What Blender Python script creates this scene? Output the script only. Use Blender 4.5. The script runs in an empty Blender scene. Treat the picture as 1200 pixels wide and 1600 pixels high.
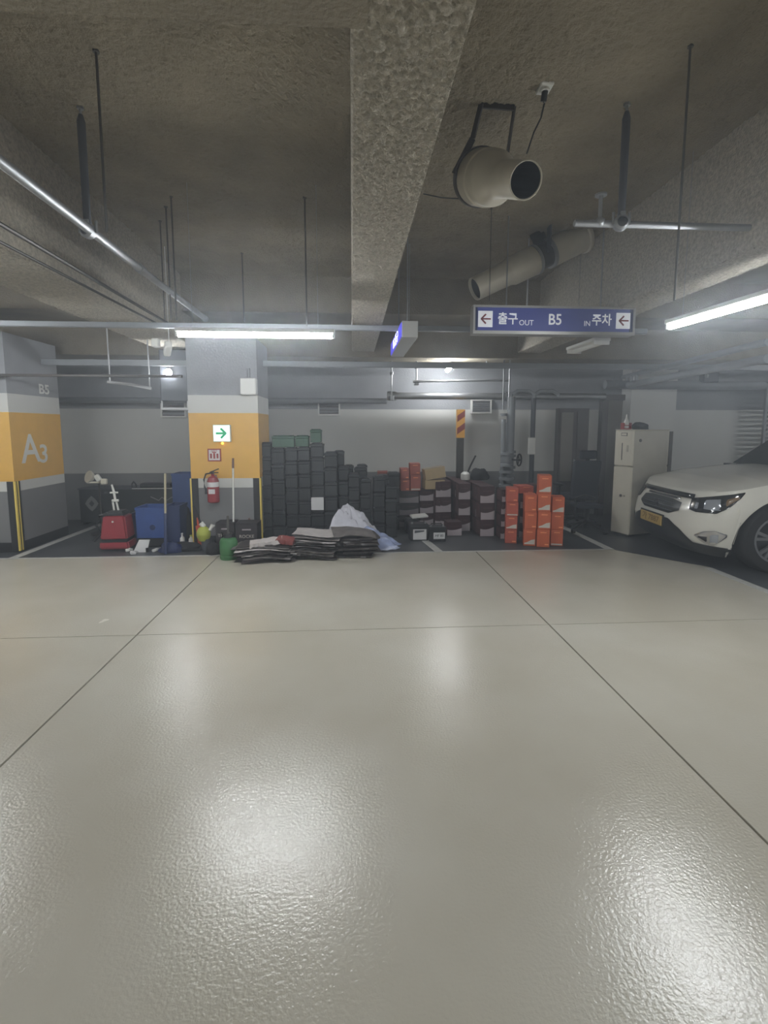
import bpy, bmesh, math, random
from mathutils import Vector, Matrix, Euler
from mathutils.bvhtree import BVHTree
R = math.radians
random.seed(7)
# ------------------------------------------------------------------ camera
F = 780.; PX = 600.; PY = 757.; TH = math.atan(89/780.); PS = math.atan(50/780.*math.cos(TH)); EYE = 1.5
sc = bpy.context.scene
C = sc.collection
cam = bpy.data.cameras.new('camera'); camo = bpy.data.objects.new('camera', cam); C.objects.link(camo)
cam.sensor_fit = 'AUTO'; cam.sensor_width = 36.0
cam.lens = F/1600.*36.0
cam.shift_y = -(800-PY)/1600.
camo.location = (0, 0, EYE)
camo.rotation_euler = (math.pi/2-TH, 0, -PS)
cam.clip_start = .05
sc.camera = camo
# ------------------------------------------------------------------ world, exposure
w = bpy.data.worlds.new('world'); sc.world = w; w.use_nodes = True
w.node_tree.nodes['Background'].inputs[0].default_value = (.5, .55, .6, 1)
w.node_tree.nodes['Background'].inputs[1].default_value = 0.0
sc.view_settings.view_transform = 'Standard'; sc.view_settings.look = 'None'
sc.view_settings.gamma = 1; sc.view_settings.use_curve_mapping = False
sc.view_settings.exposure = 0.0
sc.cycles.use_denoising = True
sc.cycles.max_bounces = 8; sc.cycles.diffuse_bounces = 5; sc.cycles.sample_clamp_indirect = 6
LAMP = 152.0     # strength of every LED tube
HAZE = 0.026

if HAZE > 0:      # thin haze added to imitate the lens glow around the lamps
    v = w.node_tree.nodes.new('ShaderNodeVolumeScatter'); v.inputs['Density'].default_value = HAZE; v.inputs['Color'].default_value = (.86, .93, 1, 1); v.inputs['Anisotropy'].default_value = .6
    w.node_tree.links.new(v.outputs[0], w.node_tree.nodes['World Output'].inputs['Volume'])
# ------------------------------------------------------------------ pixel <-> world
def ray(x, y):
    a = (x-PX)/F; b = (PY-y)/F
    vx, vy, vz = a, math.cos(TH)+b*math.sin(TH), -math.sin(TH)+b*math.cos(TH)
    c, s = math.cos(PS), math.sin(PS)
    return (vx*c+vy*s, -vx*s+vy*c, vz)
def at(x, y, X=None, Y=None, Z=None):
    d = ray(x, y)
    t = X/d[0] if X is not None else Y/d[1] if Y is not None else (Z-EYE)/d[2]
    return Vector((d[0]*t, d[1]*t, EYE+d[2]*t))

# ------------------------------------------------------------------ materials
def _lin(c): return c/12.92 if c <= .04045 else ((c+.055)/1.055)**2.4
def rgb(r, g, b): return (_lin(r/255), _lin(g/255), _lin(b/255), 1)
def mat(name, col, rough=.5, metal=0., bump=0., bscale=60., var=0., vscale=8., emit=0., ecol=None, coat=0., spec=None, dist=.01, detail=4, trans=0.):
    m = bpy.data.materials.new(name); m.use_nodes = True
    nt = m.node_tree; b = nt.nodes['Principled BSDF']
    b.inputs['Base Color'].default_value = col
    b.inputs['Roughness'].default_value = rough
    b.inputs['Metallic'].default_value = metal
    if coat: b.inputs['Coat Weight'].default_value = coat
    if spec is not None: b.inputs['Specular IOR Level'].default_value = spec
    if trans: b.inputs['Transmission Weight'].default_value = trans
    tc = nt.nodes.new('ShaderNodeTexCoord')
    if var > 0:
        n = nt.nodes.new('ShaderNodeTexNoise'); n.inputs['Scale'].default_value = vscale; n.inputs['Detail'].default_value = 5
        nt.links.new(tc.outputs['Object'], n.inputs['Vector'])
        r = nt.nodes.new('ShaderNodeValToRGB')
        r.color_ramp.elements[0].position = .3; r.color_ramp.elements[1].position = .7
        r.color_ramp.elements[0].color = tuple(c*(1-var) for c in col[:3])+(1,)
        r.color_ramp.elements[1].color = tuple(min(1, c*(1+var)) for c in col[:3])+(1,)
        nt.links.new(n.outputs['Fac'], r.inputs['Fac']); nt.links.new(r.outputs['Color'], b.inputs['Base Color'])
    if bump > 0:
        n2 = nt.nodes.new('ShaderNodeTexNoise'); n2.inputs['Scale'].default_value = bscale; n2.inputs['Detail'].default_value = detail
        nt.links.new(tc.outputs['Object'], n2.inputs['Vector'])
        bp = nt.nodes.new('ShaderNodeBump'); bp.inputs['Strength'].default_value = bump; bp.inputs['Distance'].default_value = dist
        nt.links.new(n2.outputs['Fac'], bp.inputs['Height']); nt.links.new(bp.outputs['Normal'], b.inputs['Normal'])
    if emit > 0:
        b.inputs['Emission Color'].default_value = ecol or col
        b.inputs['Emission Strength'].default_value = emit
    return m
M = {}
def mk(name, *a, **k): M[name] = mat(name, *a, **k); return M[name]
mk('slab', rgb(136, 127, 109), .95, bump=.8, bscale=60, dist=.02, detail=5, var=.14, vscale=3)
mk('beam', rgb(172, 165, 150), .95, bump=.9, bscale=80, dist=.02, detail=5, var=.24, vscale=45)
mk('wall_white', rgb(196, 196, 192), .6, var=.03, vscale=2)
mk('wall_grey', rgb(118, 118, 118), .6, var=.06, vscale=3)
mk('wall_top', rgb(140, 142, 146), .8, bump=.3, bscale=40, var=.06, vscale=4)
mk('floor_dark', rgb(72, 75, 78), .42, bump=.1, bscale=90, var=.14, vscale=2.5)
mk('line', rgb(182, 182, 178), .5, var=.12, vscale=20)
mk('joint', rgb(52, 50, 46), .8)
mk('yellow', rgb(214, 168, 78), .5, var=.04)
mk('guard_yellow', rgb(222, 196, 92), .6)
mk('black', rgb(30, 30, 32), .5)
mk('black_matte', rgb(26, 26, 28), .85, bump=.15, bscale=40)
mk('battery', rgb(34, 35, 38), .45, var=.2, vscale=6)
mk('battery_lid', rgb(35, 36, 39), .42)
mk('battery_green', rgb(54, 84, 66), .5, var=.15, vscale=9)
mk('galv', rgb(160, 162, 164), .48, metal=.85, var=.08, vscale=9)
mk('pipe_grey', rgb(128, 132, 136), .42, var=.05)
mk('pipe_white', rgb(190, 192, 194), .4)
mk('rod', rgb(88, 86, 82), .5, metal=.5)
mk('sleeve', rgb(70, 72, 78), .6)
mk('steel_dark', rgb(66, 62, 58), .5, metal=.5, var=.2, vscale=10)
mk('fan', rgb(186, 180, 164), .45, metal=.1, var=.06)
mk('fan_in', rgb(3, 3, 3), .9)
mk('white_plastic', rgb(215, 215, 210), .4)
mk('cream', rgb(205, 200, 184), .4, var=.04)
mk('cream_side', rgb(176, 172, 160), .45, var=.05)
mk('alu', rgb(190, 190, 188), .35, metal=.6)
mk('sign_blue', rgb(62, 72, 142), .4, emit=.10)
mk('sign_purple', rgb(70, 66, 190), .4, emit=1.4)
mk('sign_text', rgb(225, 228, 235), .5, emit=.25)
mk('sign_text_lit', rgb(235, 235, 255), .5, emit=2.2)
mk('arrow_red', rgb(120, 40, 42), .5)
mk('tube', (1, 1, 1, 1), .4, emit=LAMP, ecol=(.93, .97, 1, 1))
mk('bulb', (1, 1, 1, 1), .4, emit=450, ecol=(.93, .97, 1, 1))
mk('exit_white', rgb(225, 245, 235), .4, emit=.9)
mk('exit_green', rgb(20, 150, 100), .4, emit=.5)
mk('amber', rgb(255, 200, 60), .4, emit=6)
mk('red', rgb(146, 46, 56), .4, var=.06)
mk('red_label', rgb(150, 38, 36), .5)
mk('ext_red', rgb(140, 40, 46), .35)
mk('paper', rgb(205, 205, 205), .7)
mk('blue', rgb(48, 76, 138), .45, var=.1)
mk('blue_dark', rgb(24, 40, 84), .5)
mk('orange', rgb(200, 98, 60), .6, var=.07, vscale=10)
mk('orange_red', rgb(186, 88, 68), .6, var=.07, vscale=10)
mk('orange_dim', rgb(160, 88, 76), .6, var=.1, vscale=10)
mk('print_orange', rgb(250, 165, 110), .6)
mk('print_white', rgb(205, 200, 190), .6)
mk('maroon', rgb(60, 30, 34), .55, var=.15, vscale=8)
mk('maroon_side', rgb(92, 62, 64), .6, var=.25, vscale=8)
mk('carton_black', rgb(48, 42, 44), .5, var=.15)
mk('swoosh', rgb(178, 168, 172), .6)
mk('swoosh_dim', rgb(138, 130, 134), .6)
mk('kraft', rgb(178, 158, 122), .75, var=.06)
mk('kraft_dark', rgb(132, 118, 98), .75)
mk('sheet_dark', rgb(58, 52, 52), .45, var=.3, vscale=12)
mk('sheet_grey', rgb(112, 106, 104), .55, var=.35, vscale=10)
mk('sheet_light', rgb(196, 190, 188), .6, var=.1)
mk('sheet_maroon', rgb(134, 72, 70), .5)
mk('bag', rgb(205, 205, 214), .25, bump=.5, bscale=22, var=.1)
mk('bag_blue', rgb(150, 162, 196), .25, bump=.5, bscale=22, var=.2)
mk('green', rgb(66, 118, 72), .45, var=.12, vscale=12)
mk('lime', rgb(168, 176, 72), .5, var=.1)
mk('orange_plastic', rgb(196, 82, 52), .5)
mk('brown', rgb(96, 60, 52), .4)
mk('wood', rgb(176, 168, 140), .6)
mk('chair', rgb(32, 36, 48), .7, bump=.2, bscale=90)
mk('door_dark', rgb(84, 80, 78), .6, var=.08)
mk('door_grey', rgb(128, 124, 118), .6, var=.05)
mk('reflect_yellow', rgb(236, 176, 70), .4)
mk('reflect_red', rgb(140, 48, 38), .4)
mk('car_white', rgb(216, 214, 204), .22, coat=.6)
mk('car_black', rgb(22, 23, 25), .4)
mk('glass_dark', rgb(12, 13, 15), .12, coat=.3)
mk('chrome', rgb(210, 210, 212), .15, metal=1.)
mk('rim', rgb(150, 152, 156), .3, metal=.7)
mk('rubber', rgb(26, 26, 26), .8)
mk('plate', rgb(180, 152, 84), .5)
mk('plate_ink', rgb(120, 90, 40), .5)
mk('lens', rgb(160, 165, 172), .1, metal=.3, coat=.5)
mk('indicator', rgb(104, 78, 44), .3)

# epoxy floor: beige, with orange-peel relief, soft stains
def floor_mat():
    m = bpy.data.materials.new('floor_beige'); m.use_nodes = True
    nt = m.node_tree; b = nt.nodes['Principled BSDF']; N = nt.nodes.new; L = nt.links.new
    tc = N('ShaderNodeTexCoord')
    n = N('ShaderNodeTexNoise'); n.inputs['Scale'].default_value = .9; n.inputs['Detail'].default_value = 4
    L(tc.outputs['Object'], n.inputs['Vector'])
    r = N('ShaderNodeValToRGB'); r.color_ramp.elements[0].position = .35; r.color_ramp.elements[1].position = .68
    r.color_ramp.elements[0].color = rgb(188, 182, 166); r.color_ramp.elements[1].color = rgb(203, 199, 186)
    L(n.outputs['Fac'], r.inputs['Fac']); L(r.outputs['Color'], b.inputs['Base Color'])
    b.inputs['Roughness'].default_value = .30; b.inputs['Specular IOR Level'].default_value = .8
    n2 = N('ShaderNodeTexNoise'); n2.inputs['Scale'].default_value = 85; n2.inputs['Detail'].default_value = 2
    L(tc.outputs['Object'], n2.inputs['Vector'])
    bp = N('ShaderNodeBump'); bp.inputs['Strength'].default_value = .35; bp.inputs['Distance'].default_value = .004
    L(n2.outputs['Fac'], bp.inputs['Height']); L(bp.outputs['Normal'], b.inputs['Normal'])
    n3 = N('ShaderNodeTexNoise'); n3.inputs['Scale'].default_value = 2.2; n3.inputs['Detail'].default_value = 3
    L(tc.outputs['Object'], n3.inputs['Vector'])
    mr = N('ShaderNodeMapRange'); mr.inputs[3].default_value = .20; mr.inputs[4].default_value = .30
    L(n3.outputs['Fac'], mr.inputs[0]); L(mr.outputs[0], b.inputs['Roughness'])
    M['floor_beige'] = m
floor_mat()

# ------------------------------------------------------------------ mesh helpers
class MB:
    def __init__(s): s.bm = bmesh.new()
    def _new(s, ret, mtx):
        vs = ret['verts']
        bmesh.ops.transform(s.bm, matrix=mtx, verts=vs); return vs
    def box(s, c, d, rot=(0, 0, 0), bev=0., seg=1):
        ret = bmesh.ops.create_cube(s.bm, size=1)
        s._new(ret, Matrix.LocRotScale(Vector(c), Euler(rot), Vector(d)))
        if bev:
            es = list({e for v in ret['verts'] for e in v.link_edges})
            bmesh.ops.bevel(s.bm, geom=es, offset=bev, segments=seg, affect='EDGES', profile=.5)
        return s
    def bb(s, x0, x1, y0, y1, z0, z1, bev=0.):
        return s.box(((x0+x1)/2, (y0+y1)/2, (z0+z1)/2), (abs(x1-x0), abs(y1-y0), abs(z1-z0)), bev=bev)
    def cyl(s, a, b, r, r2=None, seg=14, caps=True):
        a = Vector(a); b = Vector(b); d = b-a
        ret = bmesh.ops.create_cone(s.bm, cap_ends=caps, segments=seg, radius1=r, radius2=r if r2 is None else r2, depth=d.length)
        s._new(ret, Matrix.Translation((a+b)/2) @ d.to_track_quat('Z', 'Y').to_matrix().to_4x4()); return s
    def sph(s, c, r, sc_=(1, 1, 1), u=14, v=9):
        ret = bmesh.ops.create_uvsphere(s.bm, u_segments=u, v_segments=v, radius=r)
        s._new(ret, Matrix.LocRotScale(Vector(c), None, Vector(sc_))); return s
    def tube(s, pts, r, seg=8):
        pts = [Vector(p) for p in pts]; rings = []
        up = Vector((0, 0, 1))
        for i, p in enumerate(pts):
            t = (pts[min(i+1, len(pts)-1)]-pts[max(i-1, 0)]).normalized()
            u = t.cross(up)
            if u.length < .05: u = t.cross(Vector((1, 0, 0)))
            u.normalize(); v = t.cross(u)
            rings.append([s.bm.verts.new(p+u*r*math.cos(k*2*math.pi/seg)+v*r*math.sin(k*2*math.pi/seg)) for k in range(seg)])
        for i in range(len(rings)-1):
            for k in range(seg):
                s.bm.faces.new((rings[i][k], rings[i][(k+1) % seg], rings[i+1][(k+1) % seg], rings[i+1][k]))
        s.bm.faces.new(rings[0]); s.bm.faces.new(rings[-1][::-1]); return s
    def lathe(s, prof, a=(0, 0, 0), d=(0, 0, 1), seg=24):
        a = Vector(a); q = Vector(d).to_track_quat('Z', 'Y'); rings = []
        for (r, z) in prof:
            rings.append([s.bm.verts.new(a+q @ Vector((r*math.cos(k*2*math.pi/seg), r*math.sin(k*2*math.pi/seg), z))) for k in range(seg)])
        for i in range(len(rings)-1):
            for k in range(seg):
                s.bm.faces.new((rings[i][k], rings[i][(k+1) % seg], rings[i+1][(k+1) % seg], rings[i+1][k]))
        return s
    def prism(s, pts, depth_vec):
        d = Vector(depth_vec)
        a = [s.bm.verts.new(Vector(p)) for p in pts]; b = [s.bm.verts.new(Vector(p)+d) for p in pts]
        n = len(pts)
        s.bm.faces.new(a); s.bm.faces.new(b[::-1])
        for i in range(n): s.bm.faces.new((a[i], b[i], b[(i+1) % n], a[(i+1) % n]))
        return s
    def done(s, name, m, parent=None, smooth=False, loc=None):
        bmesh.ops.recalc_face_normals(s.bm, faces=s.bm.faces)
        me = bpy.data.meshes.new(name); s.bm.to_mesh(me); s.bm.free()
        if smooth:
            for p in me.polygons: p.use_smooth = True
            try: me.set_sharp_from_angle(angle=R(38))
            except Exception: pass
        me.materials.append(M[m] if isinstance(m, str) else m)
        o = bpy.data.objects.new(name, me); C.objects.link(o)
        if parent is not None: o.parent = parent
        if loc is not None: o.location = loc
        return o
def tag(o, label, cat, group=None, kind=None):
    o['label'] = label; o['category'] = cat
    if group: o['group'] = group
    if kind: o['kind'] = kind
    return o
def thing(name, label, cat, loc=(0, 0, 0), rz=0., group=None, rot=None):
    o = bpy.data.objects.new(name, None); C.objects.link(o)
    o.location = loc; o.rotation_euler = rot or (0, 0, rz); o.empty_display_size = .1
    return tag(o, label, cat, group)
def struct(mb, name, m, parent=None, label=None):
    o = mb.done(name, m, parent); 
    if parent is None: o['kind'] = 'structure'
    if label: o['label'] = label
    return o
def copy_tree(src, loc, rz=None, label=None, group=None, rot=None):
    c = src.copy(); C.objects.link(c); c.location = loc
    if rz is not None: c.rotation_euler = (0, 0, rz)
    if rot is not None: c.rotation_euler = rot
    if label: c['label'] = label
    if group: c['group'] = group
    def rec(a, b):
        for ch in KIDS.get(a.name, list(a.children)):
            d = ch.copy(); C.objects.link(d); d.parent = b; rec(ch, d)
    rec(src, c); return c
KIDS = {}
def text(s, size, m, name, parent, loc, rot, ext=.0008, sx=1., align='CENTER', bold=0.):
    cu = bpy.data.curves.new('t', 'FONT'); cu.body = s; cu.size = size; cu.extrude = ext; cu.align_x = align; cu.align_y = 'CENTER'; cu.resolution_u = 3
    cu.offset = bold
    o = bpy.data.objects.new('t', cu); C.objects.link(o)
    dg = bpy.context.evaluated_depsgraph_get(); dg.update()
    me = bpy.data.meshes.new_from_object(o.evaluated_get(dg)); bpy.data.objects.remove(o); bpy.data.curves.remove(cu)
    me.materials.clear(); me.materials.append(M[m]); me.name = name
    t = bpy.data.objects.new(name, me); C.objects.link(t); t.parent = parent; t.location = loc; t.rotation_euler = rot; t.scale = (sx, 1, 1)
    return t
FRONT = (math.pi/2, 0, 0)      # text facing -Y

# ================================================================== STRUCTURE
WY = 8.35; SLAB = 3.4; EDGE = 5.85; BZ = 2.6; XL = -11.; XR = 11.; YB = -7.
J = .006
# floor plates of beige epoxy with open joints between, dark base beneath
base = struct(MB().bb(XL, XR, YB, WY+.1, -.12, -.012), 'floor', 'joint')
xs = [XL, -7.9, -4.72, -1.575, 1.495, 4.62, 7.8, XR]; ys = [YB, -2.6, .45, 3.59, EDGE]
for i in range(len(xs)-1):
    for k in range(len(ys)-1):
        struct(MB().bb(xs[i]+J, xs[i+1]-J, ys[k]+(J*.6 if k else 0), ys[k+1]-(J*.6 if k < len(ys)-2 else 0), -.012, 0), 'epoxy_panel', 'floor_beige', base)
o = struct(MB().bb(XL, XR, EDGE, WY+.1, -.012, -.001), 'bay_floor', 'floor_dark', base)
for (x0, x1, y0, y1) in ((-3.97, -3.87, EDGE, 8.3), (3.13, 3.23, EDGE, 8.3), (-4.75, -4.65, 7.3, 8.3)):
    struct(MB().bb(x0, x1, y0, y1, -.001, .002), 'bay_line', 'line', base)
mbx = MB().prism([(.82, 7.2, .002), (.92, 7.2, .002), (1.1, EDGE, .002), (1.0, EDGE, .002)], (0, 0, -.003)); struct(mbx, 'bay_line', 'line', base)
struct(MB().bb(XL, 3.2, EDGE, EDGE+.05, -.001, .0015), 'bay_line', 'line', base)
struct(MB().bb(3.76, 3.85, 2.6, 5.0, 0, .002), 'bay_line', 'line', base)
# dark bay on the right, where the car stands
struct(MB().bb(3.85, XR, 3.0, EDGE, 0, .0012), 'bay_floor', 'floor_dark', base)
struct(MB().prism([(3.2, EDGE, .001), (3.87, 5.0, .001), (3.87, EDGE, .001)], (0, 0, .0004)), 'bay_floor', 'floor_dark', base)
# ceiling slab and beams
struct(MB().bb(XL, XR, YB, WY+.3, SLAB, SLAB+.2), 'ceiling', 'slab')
def beam(x0, x1, y0, y1, z0, name='trim_1'):
    return struct(MB().bb(x0, x1, y0, y1, z0, SLAB+.02, bev=.015), name, 'beam')
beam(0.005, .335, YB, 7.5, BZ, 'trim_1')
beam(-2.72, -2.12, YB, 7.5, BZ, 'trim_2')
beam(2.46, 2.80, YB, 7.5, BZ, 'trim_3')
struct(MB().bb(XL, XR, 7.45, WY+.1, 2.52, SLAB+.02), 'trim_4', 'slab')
struct(MB().bb(-2.2, .05, .6, 1.495, 2.58, SLAB+.02), 'trim_5', 'slab')
struct(MB().bb(XL, XR, 6.6, 7.5, 2.95, SLAB+.02), 'trim_6', 'slab')
# sprayed coat: true relief on the parts of slab and beams that are near
from mathutils import noise as _ns
def sprayed(x0, x1, y0, y1, z, step, amp, f1, name, m, parent):
    nx = int((x1-x0)/step); ny = int((y1-y0)/step); V = []; Fc = []
    for j in range(ny+1):
        y = y0+(y1-y0)*j/ny
        for i in range(nx+1):
            x = x0+(x1-x0)*i/nx
            n = _ns.noise((x*f1, y*f1, z))*.6+_ns.noise((x*f1*2.3, y*f1*2.3, z+7))*.5
            V.append((x, y, z-amp*.3-amp*max(-.45, n)))
    for j in range(ny):
        for i in range(nx):
            a = j*(nx+1)+i; Fc.append((a, a+nx+1, a+nx+2, a+1))
    me = bpy.data.meshes.new(name); me.from_pydata(V, [], Fc); me.materials.append(M[m]); me.shade_smooth()
    o = bpy.data.objects.new(name, me); C.objects.link(o); o.parent = parent; return o
O = bpy.data.objects
sprayed(.012, .328, 1.2, 7.4, BZ, .0065, .018, 58, 'sprayed_coat', 'beam', O['trim_1'])
sprayed(2.467, 2.793, 2.0, 7.4, BZ, .009, .016, 50, 'sprayed_coat', 'beam', O['trim_3'])
sprayed(-2.71, -2.13, 1.5, 7.4, BZ, .014, .015, 30, 'sprayed_coat', 'beam', O['trim_2'])
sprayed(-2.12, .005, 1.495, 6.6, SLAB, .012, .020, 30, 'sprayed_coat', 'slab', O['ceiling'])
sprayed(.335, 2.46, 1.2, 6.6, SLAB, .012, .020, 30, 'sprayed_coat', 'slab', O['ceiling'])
# back wall: three painted bands
wall = struct(MB().bb(XL, XR, WY+.02, WY+.3, 0, SLAB), 'wall_back', 'wall_white')
struct(MB().bb(XL, XR, WY-.002, WY+.03, 0, .76), 'lower_band', 'wall_grey', wall)
struct(MB().bb(XL, XR, WY, WY+.03, .76, 1.80), 'middle_band', 'wall_white', wall)
struct(MB().bb(XL, XR, WY-.004, WY+.03, 1.80, 2.6), 'upper_band', 'wall_top', wall)
struct(MB().bb(XL-.2, XL, YB, WY+.3, 0, SLAB), 'wall_left', 'wall_grey')
struct(MB().bb(XR, XR+.2, YB, WY+.3, 0, SLAB), 'wall_right', 'wall_grey')
struct(MB().bb(XL, XR, YB-.2, YB, 0, SLAB), 'wall_front', 'wall_grey')

# ------------------------------------------------------------------ pillars
def pillar(name, label, x0, x1, y0, y1, side):
    t = thing(name, label, 'pillar', ((x0+x1)/2, (y0+y1)/2, 0))
    t['kind'] = 'structure'
    hx = (x1-x0)/2; hy = (y1-y0)/2; bands = ((0, .12, 'black_matte', 'base_band'), (.12, .74, 'wall_grey', 'grey_band'), (.74, .86, 'wall_white', 'white_band'),
         (.86, 1.68, 'yellow', 'yellow_band'), (1.68, 1.90, 'wall_white', 'white_band'), (1.90, 2.6, 'wall_top', 'top_band'))
    for z0, z1, m, n in bands:
        MB().bb(-hx, hx, -hy, hy, z0, z1).done(n, m, t)
    for sx in (-1, 1):
        g = MB()
        for sy in (-1,):
            g.bb(sx*hx-.0, sx*(hx+.010), -hy-.010, -hy+.085, .02, .86); g.bb(sx*hx-sx*.085, sx*(hx+.010), -hy-.010, -hy, .02, .86)
        gg = g.done('corner_guard', 'black', t)
        MB().bb(sx*(hx+.004)-.009, sx*(hx+.004)+.009, -hy-.016, -hy+.009, .02, .86).done('guard_stripe', 'guard_yellow', gg)
        MB().bb(sx*(hx+.010), sx*(hx+.013), -hy+.03, -hy+.05, .02, .86).done('guard_stripe', 'guard_yellow', gg)
    return t, hx, hy
c2a = at(294, 640, Y=6.42).x; c2b = at(403, 640, Y=6.42).x
p2, hx2, hy2 = pillar('pillar', 'yellow and white painted concrete pillar with a fire extinguisher hanging on it', c2a, c2b, 6.42, 7.22, 1)
c3 = at(18, 700, Y=6.18).x
p3, hx3, hy3 = pillar('pillar', 'yellow and white painted pillar marked A3 at the left edge', c3-.95, c3, 6.18, 7.22, 1)
SIDE = (math.pi/2, 0, math.pi/2)   # text facing +X
text('A', .50, 'white_plastic', 'lettering', p3, (hx3+.002, -.17, 1.22), SIDE, sx=1.1, bold=.006)
text('3', .33, 'white_plastic', 'lettering', p3, (hx3+.002, .09, 1.15), SIDE, sx=1.2, bold=.005)
text('B5', .17, 'white_plastic', 'lettering', p3, (hx3+.002, .20, 1.99), SIDE, sx=1.3, bold=.004)
# shallow lighter pillar of the back wall on the right, and the doorway
pa = at(985, 640, Y=8.05).x; pb = at(1056, 640, Y=8.05).x
t = struct(MB().bb(pa, pb, 8.05, WY+.02, 0, 2.55), 'trim_7', 'wall_white')
da = at(938, 640, Y=8.3).x; db = at(984, 640, Y=8.3).x
d1 = struct(MB().bb(da+.1, pa+.02, 8.30, 8.36, 0, 1.96), 'door_1', 'door_grey')
MB().bb(da, da+.1, 8.22, 8.37, 0, 2.05).done('door_frame', 'door_dark', d1); MB().bb(da+.1, pa+.02, 8.22, 8.37, 1.96, 2.05).done('door_frame', 'door_dark', d1)
MB().bb(pa-.08, pa-.05, 8.26, 8.31, .8, .95).done('door_handle', 'galv', d1)
da = at(868, 700, Y=8.3).x; db = at(914, 700, Y=8.3).x
d2 = struct(MB().bb(da, db, 8.20, 8.36, .05, 1.82), 'door_2', 'door_dark')
MB().bb(da+.04, da+.24, 8.185, 8.21, .6, 1.75, ).done('door_panel', 'door_grey', d2)
MB().bb(db-.2, db-.03, 8.185, 8.21, .1, 1.76).done('door_panel', 'door_dark', d2)
MB().cyl((da+.27, 8.16, .95), (da+.27, 8.21, .95), .02).done('door_handle', 'galv', d2)

# ================================================================== LAMPS
def lamp(name, label, a, b, lit=True, group=None, w_=.055):
    a = Vector(a); b = Vector(b); mid = (a+b)/2; L = (b-a).length; ang = math.atan2((b-a).y, (b-a).x)
    t = thing(name, label, 'lamp', mid, ang, group)
    MB().box((0, 0, .03), (L+.02, w_+.02, .03), bev=.004).done('housing', 'white_plastic', t)
    tb = MB().cyl((-L/2+.01, 0, 0), (L/2-.01, 0, 0), .025, seg=16).done('led_tube', 'tube' if lit else 'white_plastic', t, smooth=True)
    for s in (-1, 1): MB().box((s*(L/2), 0, .008), (.02, w_, .06), bev=.004).done('end_cap', 'white_plastic', t)
    for s in (-1, 1): MB().cyl((s*L*.4, 0, .04), (s*L*.4, 0, (BZ if abs(mid.x-.17) < .1 else SLAB)-mid.z), .0022, seg=5).done('wire', 'galv', t)
    return t
zl = at(398, 523, Y=4.2).z
la = at(277, 524, Y=4.2); lb = at(521, 523, Y=4.2); la.z = lb.z = zl
lamp('tube_lamp', 'lit LED tube lamp hanging crosswise left of the middle beam', la, lb)
r0 = at(1046, 510, Z=zl); r1 = at(1200, 466, Z=zl); dr = (r1-r0).normalized()
lamp('tube_lamp', 'lit LED tube lamp at the right edge, beyond the right end of the blue sign', r0, r0+dr*1.3)
HID = [((-4.4, 4.2), (-3.15, 4.2)), ((-1.3, -2.4), (0., -2.4)), ((2.3, -1.2), (2.3, -2.5)), ((-4.4, -2.4), (-3.1, -2.4)), ((6.6, 1.2), (6.6, 2.5)), ((-7.6, 4.2), (-6.3, 4.2)), ((7.0, 4.6), (8.3, 4.6))]  # unseen: first read from left-edge glow, the rest added to light the room
for i, (a, b) in enumerate(HID):
    lamp('tube_lamp', 'unseen LED tube lamp outside the picture, there to light the garage', (a[0], a[1], zl), (b[0], b[1], zl), group='LED tube lamps outside the picture')
# small lit spot on the right of the beam, seen end-on
def spot(label, c, d, L=.16, r=.03):
    t = thing('spot_lamp', label, 'lamp', c)
    dv = Vector(d).normalized()
    MB().cyl(dv*L, dv*(L+.08), r*1.1, seg=14).done('socket', 'white_plastic', t, smooth=True)
    MB().lathe([(0.001, -.01), (r*.7, 0), (r, .03), (r, L)], (0, 0, 0), dv, 16).done('bulb', 'bulb', t, smooth=True)
    MB().cyl(dv*(L+.05), Vector((dv.x*(L+.05), dv.y*(L+.05), (2.53 if c[1] > 7.4 else 2.96)-c[2])), .008, seg=6).done('stem', 'rod', t)
    return t
spot('small bright lamp pointing down beside the grey purple-faced sign', at(698, 580, Y=7.7), (.35, .5, .35))
cb = at(262, 582, Y=7.12)
spot('round bright lamp on the dark box left of the yellow pillar', cb, (0.1, 1, .1), L=.02, r=.05)

# ================================================================== HANGING THINGS
def rod(px_, yt, yb, r=.006, m='rod', label=None, name='hanger_rod', zt=SLAB, group=None):
    p = at(px_[0], yt, Z=zt); q = at(px_[1], yb, Y=p.y)
    t = thing(name, label, 'rod', (p.x, p.y, q.z), group=group)
    L = p.z-q.z
    MB().cyl((0, 0, 0), (0, 0, L), r, seg=8).done('shaft', m, t)
    MB().cyl((0, 0, L-.012), (0, 0, L), r*2.4, seg=8).done('anchor', m, t)
    return t
rod((150, 160), 78, 362, label='long thin threaded rod left of the long ceiling field, beside the grey sleeve', r=.007)
rod((476, 476), 308, 510, label='thin dark rod holding the right end of the crosswise lamp', r=.007)
rod((378, 375), 395, 512, label='thin rod above the middle of the crosswise lamp', r=.007, m='rod')
rod((250, 256), 345, 500, label='leftmost of three thin rods close together left of the crosswise lamp', r=.006)
rod((259, 266), 322, 500, label='middle one of three thin rods close together left of the crosswise lamp', r=.007)
rod((267, 275), 306, 500, label='rightmost of three thin rods close together left of the crosswise lamp', r=.007)
rod((1079, 1064), 70, 470, label='long thin rod with a joint above the right lamp', r=.006)
rod((768, 770), 325, 470, label='thin dark cable hanging behind the upper jet fan', r=.004)
rod((640, 640), 380, 500, label='thin pale rod just right of the middle beam', r=.004, m='galv')
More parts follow.
